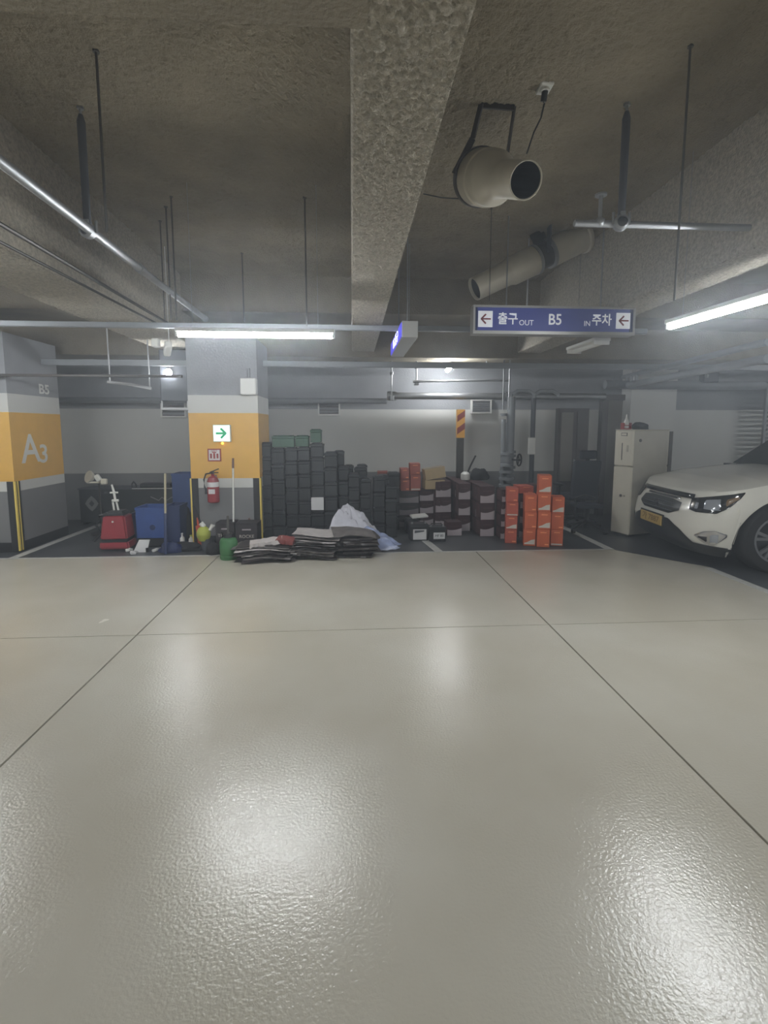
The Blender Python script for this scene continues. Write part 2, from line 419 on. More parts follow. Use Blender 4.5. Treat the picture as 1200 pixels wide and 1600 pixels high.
def sleeve(px_, yt, yb, label):
    p = at(px_, yt, Z=SLAB); q = at(px_+ (8 if px_ < 500 else -2), yb, Y=p.y)
    t = thing('pipe_hanger', label, 'hanger', (p.x, p.y, q.z)); L = p.z-q.z
    MB().cyl((0, 0, .02), (0, 0, L-.09), .021, .024, seg=14).cyl((0, 0, L-.09), (0, 0, L-.05), .024, .012).done('sleeve', 'sleeve', t, smooth=True)
    MB().cyl((0, 0, L-.06), (0, 0, L), .008, seg=8).cyl((0, 0, L-.02), (0, 0, L-.005), .02, seg=6).done('anchor', 'galv', t)
    MB().lathe([(.03, -.03), (.045, -.02), (.045, .02), (.03, .03)], (0, 0, -.01), (.2, 1, 0), 18).box((0, 0, .035), (.03, .05, .03)).done('clamp', 'galv', t, smooth=True)
    [MB().cyl((q_, 0, -.02), (q_, 0, .05), .008, seg=6).done('bolt', 'galv', t) for q_ in (-.05, .05)]
    return t, Vector((p.x, p.y, q.z))
s1, q1 = sleeve(125, 165, 358, 'grey sleeved hanger holding the long pipe at upper left')
s2, q2 = sleeve(980, 160, 346, 'grey sleeved hanger holding the crosswise pipe above the blue sign')
def pipe(name, label, pts, r, m, seg=14, cat='pipe', couplings=()):
    pts = [Vector(p) for p in pts]
    o = MB().tube([p-pts[0] for p in pts], r, seg).done(name, m, None, smooth=True, loc=pts[0]); tag(o, label, cat)
    for (f, l_) in couplings:
        a = pts[0].lerp(pts[-1], f); d = (pts[-1]-pts[0]).normalized()
        MB().cyl(a-pts[0]-d*l_/2, a-pts[0]+d*l_/2, r*1.3, seg=seg).done('coupling', m, o, smooth=True)
    return o
pz = q1.z-.01
pa_ = at(0, 252, Z=pz); pb_ = at(322, 499, Z=pz); dd = (pb_-pa_).normalized()
pipe('sprinkler_pipe', 'silver sprinkler pipe running away along the left side of the ceiling', [pa_-dd*3, pb_], .027, 'galv', couplings=((.72, .08), (.99, .07)))
ca = at(0, 350, Z=2.55); cb2 = at(262, 505, Z=2.55); dd = (cb2-ca).normalized()
pipe('conduit', 'upper of two thin dark conduits running under the left beam', [ca-dd*2, cb2], .013, 'steel_dark', 8)
ca = at(0, 378, Z=2.55); cb2 = at(250, 508, Z=2.55); dd = (cb2-ca).normalized()
pipe('conduit', 'lower of two thin dark conduits running under the left beam', [ca-dd*2, cb2], .010, 'steel_dark', 8)
pipe('sprinkler_pipe', 'thin silver pipe going right from the sleeved hanger above the right lamp', [Vector((q2.x-.28, q2.y+.02, q2.z-.01)), Vector((q2.x+6, q2.y+.02, q2.z-.01))], .02, 'galv', couplings=((.045, .07),))
h_ = at(940, 340, Y=q2.y)
t = thing('sprinkler', 'small sprinkler pointing up left of the right sleeved hanger', 'sprinkler', (h_.x, q2.y+.02, q2.z+.01))
MB().cyl((0, 0, 0), (0, 0, .14), .012).done('neck', 'galv', t); MB().cyl((0, 0, .14), (0, 0, .15), .035).done('deflector', 'galv', t); MB().sph((0, 0, -.01), .03).done('fitting', 'galv', t)
# crosswise raceways
def race(label, y, Y, h, x0=XL+.2, x1=XR-.2, m='pipe_grey', depth=.05, name='cable_raceway'):
    z = at(600, y, Y=Y).z
    o = MB().bb(x0, x1, -depth/2, depth/2, -h/2, h/2, bev=.004).done(name, m, None, loc=(0, Y, z)); tag(o, label, 'raceway'); return z
race('grey cable raceway crossing under the middle beam behind the crosswise lamp', 513, 5.1, .05, -6.5, at(1010, 512, Y=5.1).x)
race('wide grey raceway crossing just before the far ceiling beam', 570, 6.9, .075, m='pipe_grey')
race('thin dark pipe crossing low in front of the left pillars', 590, 6.0, .03, -8., at(285, 590, Y=6.).x, m='steel_dark', depth=.03, name='conduit')
# silver pipes along the back wall
Y1 = 8.0
z1 = at(700, 619, Y=Y1).z
pipe('water_pipe', 'thick silver water pipe along the back wall at head height', [(at(605, 619, Y=Y1).x, Y1, z1), (at(945, 619, Y=Y1).x, Y1, z1)], .055, 'galv', 18, couplings=((.02, .14), (.55, .1)))
pipe('water_pipe', 'long dark pipe left of the thick silver one along the back wall', [(-6, Y1, z1-.08), (at(604, 627, Y=Y1).x, Y1, z1-.08)], .045, 'pipe_grey', 14)
pipe('water_pipe', 'thin silver pipe above the thick one on the back wall', [at(645, 596, Y=7.8), at(795, 594, Y=7.8)], .018, 'galv')
for (a, b, yt, yb, l_) in ((612, 612, 570, 622, 'short vertical rod with clamp at the left end of the thick silver pipe'), (651, 651, 566, 598, 'short vertical rod with clamp at the left end of the thin silver pipe')):
    p = at(a, yt, Y=7.85); q = at(b, yb, Y=7.85)
    t = thing('pipe_hanger', l_, 'hanger', (p.x, 7.85, q.z)); MB().cyl((0, 0, 0), (0, 0, 2.56-q.z), .012).done('shaft', 'galv', t); MB().box((0, 0, 0), (.07, .1, .08), bev=.01).done('clamp', 'galv', t); MB().box((0, 0, (p.z-q.z)*.75), (.05, .06, .05), bev=.01).done('nut', 'galv', t)
# elbows above riser
def elbow(px0, px1, y0, y1, label, Y=7.85, r=.03):
    a = at(px0, y1, Y=Y); b = at(px0, y0+5, Y=Y); c = at(px0+8, y0, Y=Y); d = at(px1-8, y0, Y=Y); e = at(px1, y0+5, Y=Y); f = at(px1, y1, Y=Y)
    pipe('pipe_bend', label, [a, b, c, d, e, f], r, 'pipe_grey', 10)
elbow(800, 835, 611, 622, 'first bent pipe loop over the thick silver pipe')
elbow(836, 872, 611, 620, 'second bent pipe loop over the thick silver pipe')
# risers
def riser(label, px0, yt, yb, Y, r, m='pipe_grey', flanges=()):
    a = at(px0, yt, Y=Y); b = at(px0, yb, Y=Y)
    t = thing('riser_pipe', label, 'pipe', (a.x, Y, b.z)); L = a.z-b.z
    MB().cyl((0, 0, 0), (0, 0, L), r, seg=18).done('pipe_run', m, t, smooth=True)
    for f in flanges:
        z = at(px0, f, Y=Y).z-b.z
        MB().cyl((0, 0, z-.02), (0, 0, z+.02), r*1.5, seg=18).done('flange', m, t, smooth=True)
    return t
riser('thick light grey riser pipe right of the striped pole', 799, 620, 806, 7.85, .065, flanges=(706, 712, 730, 742, 752))
riser('thinner riser pipe left of the thick one, bent at its top', 787, 655, 806, 7.8, .035, flanges=(648,))
riser('middle riser pipe squeezed between two thicker ones', 792, 660, 806, 7.95, .03)
riser('slim pale riser pipe reaching the ceiling by the thick risers', 797, 560, 640, 7.6, .012, 'galv')
riser('slim grey riser pipe reaching the ceiling left of the slim pale one', 788, 560, 640, 7.65, .012)
rt = riser('dark slim riser pipe with a white tag to the right of the valves', 834, 622, 806, 7.85, .038, 'sleeve')
tg = at(831, 697, Y=7.78); 
o = MB().box((0, 0, 0), (.12, .03, .27), bev=.008).done('pipe_tag', 'white_plastic', None, loc=tg); tag(o, 'white tag sleeve strapped to the dark slim riser pipe', 'tag')
# valve body
v = at(792, 718, Y=7.7)
t = thing('valve', 'grey flanged valve with a black hand wheel on the riser pipes', 'valve', v)
MB().lathe([(.001, .11), (.10, .11), (.10, .07), (.075, .06), (.09, 0), (.075, -.06), (.10, -.07), (.10, -.11), (.001, -.11)], (0, 0, 0), (0, 0, 1), 20).done('valve_body', 'pipe_grey', t, smooth=True)
for k in range(3): MB().lathe([(.085, -.02), (.115, -.02), (.115, .02), (.085, .02)], (0, 0, -.19-k*.11), (0, 0, 1), 20).done('flange', 'pipe_grey', t, smooth=True)
hw = MB()
for k in range(16):
    a0 = k*math.pi/8; a1 = (k+1)*math.pi/8
    hw.cyl((.2, .09*math.cos(a0), .09*math.sin(a0)-.0), (.2, .09*math.cos(a1), .09*math.sin(a1)), .013, seg=6)
for k in range(3): hw.cyl((.2, 0, 0), (.2, .09*math.cos(k*2.09), .09*math.sin(k*2.09)), .008, seg=6)
hw.cyl((.05, 0, 0), (.22, 0, 0), .016); hwo = hw.done('hand_wheel', 'black', t, smooth=True); hwo.rotation_euler = (0, 0, -.7)
# pipes along the right part
def slant(label, x0, y0, x1, y1, Z, r):
    a = at(x0, y0, Z=Z); b = at(x1, y1, Z=Z)
    if a.y > 8.15: a = a.lerp(b, (a.y-8.15)/(a.y-b.y))
    return pipe('water_pipe', label, [a, b], r, 'pipe_grey'), a, b
slant('upper slanting pipe coming forward over the door at right', 905, 606, 1200, 534, 2.33, .035)
lo_, a_, b_ = slant('lower slanting pipe coming forward over the door at right', 905, 616, 1200, 560, 2.18, .045)
for k in range(3):
    p = a_.lerp(b_, .06+.05*k)-a_
    MB().cyl(p, p+Vector((0, 0, .14)), .03, .024, seg=12).done('valve_stub', 'pipe_grey', lo_, smooth=True)
zz = at(1100, 602, Y=7.95).z
pipe('water_pipe', 'thick grey pipe along the wall above the white car', [(at(945, 604, Y=7.95).x, 7.95, zz), (10.5, 7.95, zz)], .07, 'pipe_grey', couplings=((.55, .2),))
p = at(1108, 590, Y=7.9); 
t = thing('junction_box', 'dark junction box on the grey pipe above the car', 'box', p); MB().box((0, 0, .0), (.26, .12, .16), bev=.01).done('box_body', 'sleeve', t); MB().box((-.09, -.07, .02), (.05, .04, .06), bev=.01).done('cap', 'galv', t)
# shelf frame at the far right
p = at(1190, 690, Y=7.9)
t = thing('wire_rack', 'grey slatted rack frame behind the car at the right edge', 'rack', (p.x, 7.9, .0))
MB().bb(0, .04, -.02, .02, 0, 2.25).done('post', 'pipe_grey', t); MB().bb(.9, .94, -.02, .02, 0, 2.25).done('post', 'pipe_grey', t)
for k in range(15): MB().bb(.06, .9, -.015, .015, 1.1+k*.07, 1.135+k*.07).done('slat', 'pipe_grey', t)

# wall vents
def vent(label, x0, x1, y0, y1, n, m='white_plastic', back='door_dark'):
    a = at(x0, y1, Y=8.28); b = at(x1, y0, Y=8.28); W_ = b.x-a.x; H_ = b.z-a.z
    t = thing('air_vent', label, 'vent', (a.x, 8.28, a.z))
    MB().bb(0, W_, .01, .07, 0, H_).done('backing', back, t)
    f = MB(); s = .022
    f.bb(-s, 0, -.02, .07, -s, H_+s); f.bb(W_, W_+s, -.02, .07, -s, H_+s); f.bb(0, W_, -.02, .07, -s, 0); f.bb(0, W_, -.02, .07, H_, H_+s); f.done('frame', m, t)
    for k in range(n): MB().box((W_/2, -.005, (k+.5)*H_/n), (W_, .008, H_/n*.55), rot=(R(35), 0, 0)).done('slat', 'wall_top', t)
vent('white framed vent in the back wall right of the black stacks', 499, 529, 630, 647, 3)
vent('louvred grille in the back wall right of the striped pole', 738, 766, 626, 644, 6)
vent('pale framed vent in the back wall left of the yellow pillar', 254, 288, 628, 650, 3)
# dark box high at left of pillar 2
a = at(250, 640, Y=7.1); b = at(290, 572, Y=7.1)
t = thing('duct_box', 'dark grey ceiling duct box left of the yellow pillar', 'duct', ((a.x+b.x)/2, 7.35, a.z)); 
MB().bb(-(b.x-a.x)/2, (b.x-a.x)/2, -.2, .2, .12, 2.56-a.z, bev=.01).done('box_body', 'sleeve', t)
MB().bb(-(b.x-a.x)/2, (b.x-a.x)/2, -.2, .2, 0, .03).bb(-(b.x-a.x)/2, -(b.x-a.x)/2+.02, -.2, -.18, .03, .12).bb((b.x-a.x)/2-.02, (b.x-a.x)/2, -.2, -.18, .03, .12).done('bracket', 'pipe_white', t)
wc_ = pipe('conduit', 'white bent conduit left of the dark duct box', [at(168, 597, Y=6.6), at(205, 601, Y=6.6), at(236, 607, Y=6.6)], .018, 'pipe_white', 8)
[MB().cyl(q_, Vector((q_.x, q_.y, 2.95-at(168, 597, Y=6.6).z)), .008, seg=6).done('stem', 'pipe_white', wc_) for q_ in (Vector((.03, 0, 0)), at(234, 606, Y=6.6)-at(168, 597, Y=6.6))]
t = thing('camera_box', 'white surveillance camera on a bracket left of the crosswise lamp', 'camera', at(262, 545, Y=5.6))
MB().box((0, 0, 0), (.07, .22, .07), rot=(R(-20), 0, R(25)), bev=.01).done('camera_body', 'white_plastic', t); MB().cyl((0, .05, .02), (0, .05, SLAB-t.location.z), .004).done('bracket', 'white_plastic', t); MB().box((-.12, 0, .06), (.07, .08, .09), bev=.01).done('junction_box', 'white_plastic', t)
p = at(389, 604, Y=6.35)
t = thing('wall_speaker', 'white box speaker fixed to the top of the yellow pillar', 'speaker', p)
MB().box((0, 0, 0), (.19, .13, .20), bev=.01).done('speaker_body', 'white_plastic', t); MB().cyl((0, 0, .1), (0, .0, .22), .02).done('bracket', 'pipe_grey', t)
# ------------------------------------------------------------------ blue direction sign
SY = 4.6
a = at(739, 521, Y=SY); b = at(994, 480, Y=SY); SW = b.x-a.x; SH = b.z-a.z
s = thing('direction_sign', 'blue hanging direction sign with Korean lettering and B5', 'sign', ((a.x+b.x)/2, SY, a.z))
fr = MB(); e = .028
fr.bb(-SW/2, SW/2, 0, .12, 0, e); fr.bb(-SW/2, SW/2, 0, .12, SH-e*.7, SH); fr.bb(-SW/2, -SW/2+e*.7, 0, .12, e, SH-e*.7); fr.bb(SW/2-e*.7, SW/2, 0, .12, e, SH-e*.7)
fr.done('frame', 'alu', s)
MB().bb(-SW/2+e*.7, SW/2-e*.7, .012, .11, e, SH-e*.7).done('panel', 'sign_blue', s)
MB().bb(-SW/2+e*.7, -SW/2+e*.7+.022, .009, .013, e, SH-e*.7).done('edge_strip', 'blue_dark', s); MB().bb(SW/2-e*.7-.03, SW/2-e*.7, .009, .013, e, SH-e*.7).done('edge_strip', 'blue_dark', s)
zc = (SH+e*.3)/2; k = SW/255.
def sx_(px_): return (px_-866.5)*k
for (cx,) in ((758,), (975,)):
    ar = MB().box((sx_(cx), .008, zc), (.132, .008, .142), bev=.0).done('arrow_tile', 'sign_text', s)
    x = sx_(cx)
    MB().box((x+.006, .002, zc), (.085, .003, .013)).box((x-.018, .002, zc+.020), (.062, .003, .014), rot=(0, R(-45), 0)).box((x-.018, .002, zc-.020), (.062, .003, .014), rot=(0, R(45), 0)).done('arrow', 'arrow_red', ar)
text('출구', .112, 'sign_text', 'lettering', s, (sx_(793), .010, zc), FRONT, sx=.92, bold=.002)
text('OUT', .068, 'sign_text', 'lettering', s, (sx_(822), .010, zc-.03), FRONT, sx=.95)
text('B5', .135, 'sign_text', 'lettering', s, (sx_(867), .010, zc), FRONT, sx=.92, bold=.002)
text('IN', .066, 'sign_text', 'lettering', s, (sx_(918), .010, zc-.03), FRONT, sx=.95)
text('주차', .112, 'sign_text', 'lettering', s, (sx_(941), .010, zc), FRONT, sx=.92, bold=.002)
for px_ in (791, 938):
    x = at(px_, 480, Y=SY+.06).x-s.location.x
    MB().cyl((x, .06, SH), (x, .06, SLAB-a.z), .007, seg=8).done('hanger_rod', 'galv', s)
# small sign seen edge-on
b_ = Vector((.47, 4.75, at(640, 527, Y=4.75).z))
t = thing('lightbox_sign', 'lit violet sign seen edge-on hanging right of the middle beam', 'sign', b_)
MB().bb(0, .15, 0, 1.3, 0, .15, bev=.004).done('housing', 'alu', t)
MB().bb(-.006, .002, .03, 1.27, .012, .14).done('panel', 'sign_purple', t)
text('B5 출구', .13, 'sign_text_lit', 'lettering', t, (-.008, .62, .07), (math.pi/2, 0, -math.pi/2), sx=1.5)
for y in (.2, 1.1): MB().cyl((.07, y, .15), (.07, y, SLAB-b_.z), .006).done('hanger_rod', 'galv', t)
# small round lights, dead fixture
def disc(label, x, y, Z, r=.06):
    p = at(x, y, Z=Z); t = thing('round_sensor', label, 'detector', p)
    MB().lathe([(.001, 0), (r*.8, .002), (r, .02), (r, .05), (.001, .05)], (0, 0, 0), (0, 0, 1), 20).done('cover', 'white_plastic', t, smooth=True); MB().cyl((0, 0, .05), (0, 0, SLAB-Z), .008).done('stem', 'pipe_white', t)
disc('white round detector just below the blue sign', 822, 523, 2.45, .04)
disc('white round detector near the small bright lamp', 760, 574, 2.42, .09)
f0 = at(897, 553, Y=5.5); f1 = at(940, 531, Y=4.9); f1.z = f0.z = (f0.z+f1.z)/2
lamp('tube_lamp', 'unlit white lamp fixture hanging below the right end of the blue sign', f0, f1, lit=False, w_=.16)
# ------------------------------------------------------------------ jet fans
def jet_fan(name, label, back, mouth, Rb, prof, ends, parent_cb):
    back = Vector(back); mouth = Vector(mouth); d = (mouth-back)
    t = thing(name, label, 'fan', back)
    L = d.length; dn = d.normalized()
    MB().lathe([(r*Rb, z*L) for r, z in prof], (0, 0, 0), dn, 32).done('casing', 'fan', t, smooth=True)
    return t, dn, L
# upper one, mouth toward the viewer
Bk = at(757, 278, Y=3.22); 
tc_ = (Vector((0, 0, EYE))-Bk).normalized(); right = Vector((1, .05, 0)).normalized()
th = R(22); dn = (tc_*math.cos(th)+right*math.sin(th)).normalized(); Lf = .54
t = thing('jet_fan', 'beige jet fan hanging highest, its black mouth facing the viewer', 'fan', Bk)
MB().lathe([(.09, -.18), (.145, -.16), (.158, -.12), (.158, .05), (.150, .06), (.150, .14), (.146, .15), (.115, .22), (.098, .26), (.096, .30), (.094, Lf), (.090, Lf+.004), (.086, Lf), (.086, .2), (.08, 0)], (0, 0, 0), dn, 40).done('casing', 'fan', t, smooth=True)
MB().lathe([(.001, .12), (.087, .121)], (0, 0, 0), dn, 32).done('inner_duct', 'fan_in', t)
MB().lathe([(.0852, .13), (.0852, Lf-.004)], (0, 0, 0), dn, 32).done('inner_duct', 'fan_in', t)
MB().lathe([(.159, -.10), (.168, -.10), (.168, -.06), (.159, -.06)], (0, 0, 0), dn, 36).done('strap', 'steel_dark', t, smooth=True)
MB().lathe([(.001, -.19), (.10, -.185), (.10, -.17)], (0, 0, 0), dn, 32).done('back_grille', 'fan_in', t)
# bracket on the slab
bl = at(752, 162, Z=SLAB-.01)-Bk; br = at(804, 166, Z=SLAB-.01)-Bk
sidev = dn.cross(Vector((0, 0, 1))).normalized()
fl = -sidev*.168*(1 if sidev.x > 0 else -1)-dn*.08; fr_ = -fl-dn*.16
def bar(mb, a, b, w_=.035, t_=.008):
    a = Vector(a); b = Vector(b); d = b-a
    ret = bmesh.ops.create_cube(mb.bm, size=1)
    mb._new(ret, Matrix.Translation((a+b)/2) @ d.to_track_quat('Z', 'Y').to_matrix().to_4x4() @ Matrix.Diagonal((t_, w_, d.length, 1)))
m1 = MB(); bar(m1, bl, br, .05, .012); m1.done('mounting_plate', 'steel_dark', t)
for a, b in ((bl, fl), (br, fr_)):
    kn = b+(a-b)*.52+Vector(((a.x-b.x)*.22, 0, 0))
    m1 = MB(); bar(m1, a, kn, .04, .01); bar(m1, kn, b, .04, .01); m1.done('strap_arm', 'steel_dark', t)
fan1 = t; fan1_dn = dn
# lower one, pointing down left
A2 = at(741, 452, Y=4.92); B2 = at(915, 368, Y=5.05); d2 = (B2-A2); L2 = d2.length; dn2 = d2.normalized()
t = thing('jet_fan', 'long beige jet fan hanging lower, tilted down left above the blue sign', 'fan', A2)
MB().lathe([(.098, .02), (.104, 0), (.11, .0), (.116, .36), (.118, .38), (.134, .42), (.136, .68)], (0, 0, 0), dn2, 36).done('nozzle', 'fan', t, smooth=True)
MB().lathe([(.12, .68), (.12, .84)], (0, 0, 0), dn2, 32).done('motor_section', 'steel_dark', t, smooth=True)
MB().lathe([(.136, .84), (.14, .86), (.14, L2-.06), (.155, L2-.05), (.155, L2-.02), (.13, L2), (.001, L2-.01)], (0, 0, 0), dn2, 36).done('casing', 'fan', t, smooth=True)
MB().lathe([(.001, .03), (.10, .03)], (0, 0, 0), dn2, 32).done('inner_duct', 'fan_in', t)
for z0 in (.67, .83): MB().lathe([(.12, z0), (.143, z0), (.143, z0+.03), (.12, z0+.03)], (0, 0, 0), dn2, 32).done('strap', 'galv', t, smooth=True)
top = at(838, 338, Y=(A2+dn2*.76).y); top.z = SLAB-.01; c = A2+dn2*.76
sd = dn2.cross(Vector((0, 0, 1))).normalized()
m1 = MB(); bar(m1, top-A2, c-A2+Vector((0, 0, .12)), .14, .012); m1.done('hanger_plate', 'steel_dark', t)
m1 = MB(); bar(m1, c-A2+sd*.145, c-A2+sd*.145+Vector((0, 0, .3)), .09, .012); bar(m1, c-A2-sd*.145, c-A2-sd*.145+Vector((0, 0, .3)), .09, .012); bar(m1, c-A2-sd*.145+Vector((0, 0, .3)), c-A2+sd*.145+Vector((0, 0, .3)), .09, .012); m1.done('bracket', 'sleeve', t)
cp = at(938, 360, Y=5.0)
pipe('cable', 'short black cable at the back end of the lower jet fan', [B2+Vector((-.0, -.02, .08)), B2.lerp(cp, .5)+Vector((0, 0, .07)), cp], .007, 'black', 6, 'cable')
# outlet and cord
po = at(851, 136, Z=SLAB-.005)
t = thing('ceiling_outlet', 'white power outlet with a plugged-in black cord on the ceiling', 'outlet', po)
MB().box((0, 0, -.005), (.075, .10, .02), rot=(0, 0, 0), bev=.006).done('outlet_plate', 'white_plastic', t); MB().cyl((0, -.01, -.02), (0, -.01, -.03), .026).done('socket_ring', 'white_plastic', t); MB().cyl((0, -.01, -.025), (0, 0.01, -.07), .017).done('plug', 'black', t)
cpts = [po+Vector((0, .01, -.07))]+[at(x, y, Y=Yc) for x, y, Yc in ((851, 160, 3.05), (845, 185, 3.08), (834, 207, 3.1), (827, 228, 3.1), (823, 240, 3.1))]
pipe('power_cord', 'thin black cord running from the ceiling outlet to the upper jet fan', cpts, .005, 'black', 6, 'cord')
pipe('power_cord', 'thin cord sagging from the middle beam to the back of the upper jet fan', [at(662, 303, Y=3.6), at(690, 309, Y=3.5), at(724, 311, Y=3.35)], .004, 'black', 6, 'cord')
# ------------------------------------------------------------------ on the pillar
def onp(x, y, d=.0): return at(x, y, Y=6.42-d)
p = onp(347, 677, .03)
t = thing('exit_light', 'lit white emergency sign with green arrow on the yellow pillar', 'sign', p)
MB().box((0, .005, 0), (.215, .05, .215), bev=.006).done('housing', 'white_plastic', t); MB().box((0, -.022, 0), (.195, .006, .195)).done('panel', 'exit_white', t)
MB().box((-.02, -.027, 0), (.1, .003, .026)).box((.022, -.027, .028), (.09, .003, .026), rot=(0, R(45), 0)).box((.022, -.027, -.028), (.09, .003, .026), rot=(0, R(-45), 0)).done('arrow', 'exit_green', t)
MB().sph((0, -.0, -.125), .014).done('indicator_light', 'amber', t)
p = onp(335, 711, .006)
t = thing('extinguisher_sign', 'small square white sign with red border on the yellow pillar', 'sign', p)
MB().box((0, 0, 0), (.165, .008, .16)).done('plate', 'red_label', t); MB().box((0, -.005, 0), (.135, .004, .13)).done('panel', 'paper', t)
MB().box((0, -.009, -.01), (.022, .004, .07)).box((0, -.009, .035), (.05, .004, .012)).box((-.04, -.009, -.012), (.022, .004, .06)).box((.04, -.009, -.012), (.022, .004, .06)).done('pictogram', 'red_label', t)
text('소화기', .028, 'red_label', 'lettering', t, (0, -.008, .052), FRONT)
p = onp(334, 785, .09)
t = thing('fire_extinguisher', 'red fire extinguisher hanging on the grey part of the yellow pillar', 'extinguisher', p)
MB().lathe([(.001, 0), (.06, .0), (.072, .015), (.072, .27), (.055, .315), (.02, .335), (.02, .36)], seg=28).done('cylinder', 'ext_red', t, smooth=True)
MB().lathe([(.073, .2), (.0735, .2), (.0735, .26), (.073, .26)], seg=28).done('label_band', 'paper', t)
MB().box((0, -.072, .145), (.08, .006, .06), bev=.002).done('label_plate', 'paper', t)
MB().cyl((0, 0, .35), (0, 0, .39), .018).box((.02, 0, .40), (.12, .02, .015), rot=(0, R(-22), 0)).box((.02, 0, .375), (.1, .02, .012)).done('valve_handle', 'black', t)
MB().tube([(-.02, 0, .37), (-.08, -.01, .36), (-.105, -.02, .29), (-.10, -.02, .2), (-.085, -.02, .16)], .010).cyl((-.085, -.02, .18), (-.083, -.02, .11), .010, .016).done('hose', 'black', t, smooth=True)
MB().box((0, .08, .3), (.05, .02, .08)).done('wall_hook', 'galv', t)
# mop pole leaning
a = at(365, 828, Y=6.25); b = at(364, 716, Y=6.38)
t = thing('mop_pole', 'white pole with dark grip leaning against the front of the yellow pillar', 'pole', a)
MB().cyl((0, 0, 0), (b-a)*.86, .012, seg=10).done('shaft', 'white_plastic', t, smooth=True); MB().cyl((b-a)*.86, (b-a), .015, .012, seg=10).done('grip', 'brown', t, smooth=True)
MB().cyl((0, 0, -.25), (0, 0, .02), .012, .014, seg=8).done('lower_grip', 'black', t)

# ================================================================== CARTON AND BATTERY STACKS
ORD = ['bottom', 'second', 'third', 'fourth', 'fifth', 'sixth', 'seventh', 'eighth', 'ninth', 'tenth', 'eleventh', 'twelfth', 'thirteenth', 'fourteenth', 'fifteenth', 'sixteenth', 'seventeenth']
def nth(k, n): return 'the only one' if n == 1 else 'top' if k == n-1 else 'bottom' if k == 0 else ORD[k]+' up'
_mesh = {}
def part(key, name, m, parent, builder, loc=(0, 0, 0)):
    if key not in _mesh:
        o = builder().done(name, m, parent); _mesh[key] = o.data
    else:
        o = bpy.data.objects.new(name, _mesh[key]); C.objects.link(o); o.parent = parent
    o.location = loc; return o
def battery(label, x, y, z, W=.172, D=.24, Hh=.19, rz=0., group=None, green=False, lab=None):
    jx = random.uniform(-.003, .003); rz += R(random.uniform(-1.6, 1.6))
    t = thing('car_battery', label, 'battery', (x+jx, y+random.uniform(-.008, .008), z), rz, group)
    kk = (round(W, 3), round(D, 3), round(Hh, 3))
    def case():
        m = MB(); m.bb(-W/2+.004, W/2-.004, -D/2+.004, D/2-.004, 0, Hh*.74, bev=.006)
        for q in range(5): m.bb(-W/2+.014+q*(W-.028)/5+.003, -W/2+.014+(q+1)*(W-.028)/5-.003, -D/2, -D/2+.008, .02, Hh*.68)
        return m
    part(('c', kk, green), 'case', 'battery_green' if green else 'battery', t, case)
    part(('l', kk, green), 'lid', 'battery_green' if green else 'battery_lid', t, lambda: MB().bb(-W/2, W/2, -D/2-.003, D/2, Hh*.745, Hh*.92, bev=.005).bb(-W/2+.02, W/2-.02, -D/2+.03, D/2-.03, Hh*.92, Hh*.985, bev=.003))
    for sgn in (-1, 1):
        part(('t', kk), 'terminal', 'sleeve', t, lambda: MB().cyl((0, 0, 0), (0, 0, Hh*.07), .013, .011, seg=10), (sgn*W*.32, -D*.36, Hh*.915))
    if lab:
        MB().bb(-W*.33, W*.33, -D/2-.006, -D/2-.001, Hh*.12, Hh*.62, bev=.0).done('label_sticker', lab, t)
    return t
BG = 'black car batteries stacked beside the pillar'
def col(px0, px1, ytop, Y, word, n=None, Hh=.19, mat_green=0):
    xa = at(px0, 720, Y=Y).x; xb = at(px1, 720, Y=Y).x; zt = at((px0+px1)/2, ytop, Y=Y).z
    n = n or max(1, round(zt/Hh)); h = zt/n
    for k in range(n):
        battery('black battery, %s, in %s' % (nth(k, n), word), (xa+xb)/2, Y+.12, k*h, xb-xa-.004, .24, h, group=BG, green=(k >= n-mat_green))
    return zt
FY = 6.62
col(404, 424, 691, FY, 'the stack touching the yellow pillar')
col(424, 445, 700, FY, 'the second tall stack right of the yellow pillar')
col(445, 465, 699, FY, 'the third tall stack right of the yellow pillar')
col(465, 485, 698, FY, 'the fourth tall stack right of the yellow pillar')
z5 = col(485, 506, 692, FY, 'the fifth tall stack, carrying the tallest green battery')
col(506, 527, 706, FY, 'the last tall front stack, right of the green ones')
col(529, 545, 728, FY+.1, 'the lower stack behind the pale plastic bag')
col(544, 562, 740, FY+.02, 'the stack just right of the peak of the plastic bag')
col(562, 580, 748, FY+.05, 'the second stack right of the peak of the plastic bag')
col(583, 602, 744, FY+.1, 'the stack left of the black boxes that end the row')
col(602, 621, 758, FY+.1, 'the rightmost of the black battery row')
# second row
FY2 = FY+.27
for (x0, x1, yt, n) in ((406, 425, 693, 'leftmost'), (521, 538, 704, 'left one'), (538, 553, 727, 'middle one'), (553, 574, 730, 'right one'), (590, 608, 742, 'last one')):
    col(x0, x1, yt, FY2, 'the %s stack behind the front row' % n)
col(558, 574, 726, FY2+.26, 'the narrow back stack peeping over the row', n=6)
# green batteries lying on the tall stacks
def greenb(label, px0, px1, y0, y1, Y, dz=0):
    a = at(px0, y1, Y=Y); b = at(px1, y0, Y=Y)
    battery(label, (a.x+b.x)/2, Y+.12, a.z, b.x-a.x, .22, b.z-a.z, group='green batteries on top', green=True)
greenb('wide dull green battery lying on the second and third tall stacks', 424, 459, 680, 699, FY)
greenb('dull green battery on the fourth tall stack', 461, 482, 680, 698, FY)
greenb('tallest dull green battery, standing highest of all', 485, 502, 670, 691.5, FY)
o = MB().box((0, 0, 0), (.165, .004, .17)).done('paper_sheet', 'paper', None, loc=at(496, 787, Y=FY-.012)); tag(o, 'white paper sheet stuck on the front of the black battery stacks', 'paper')

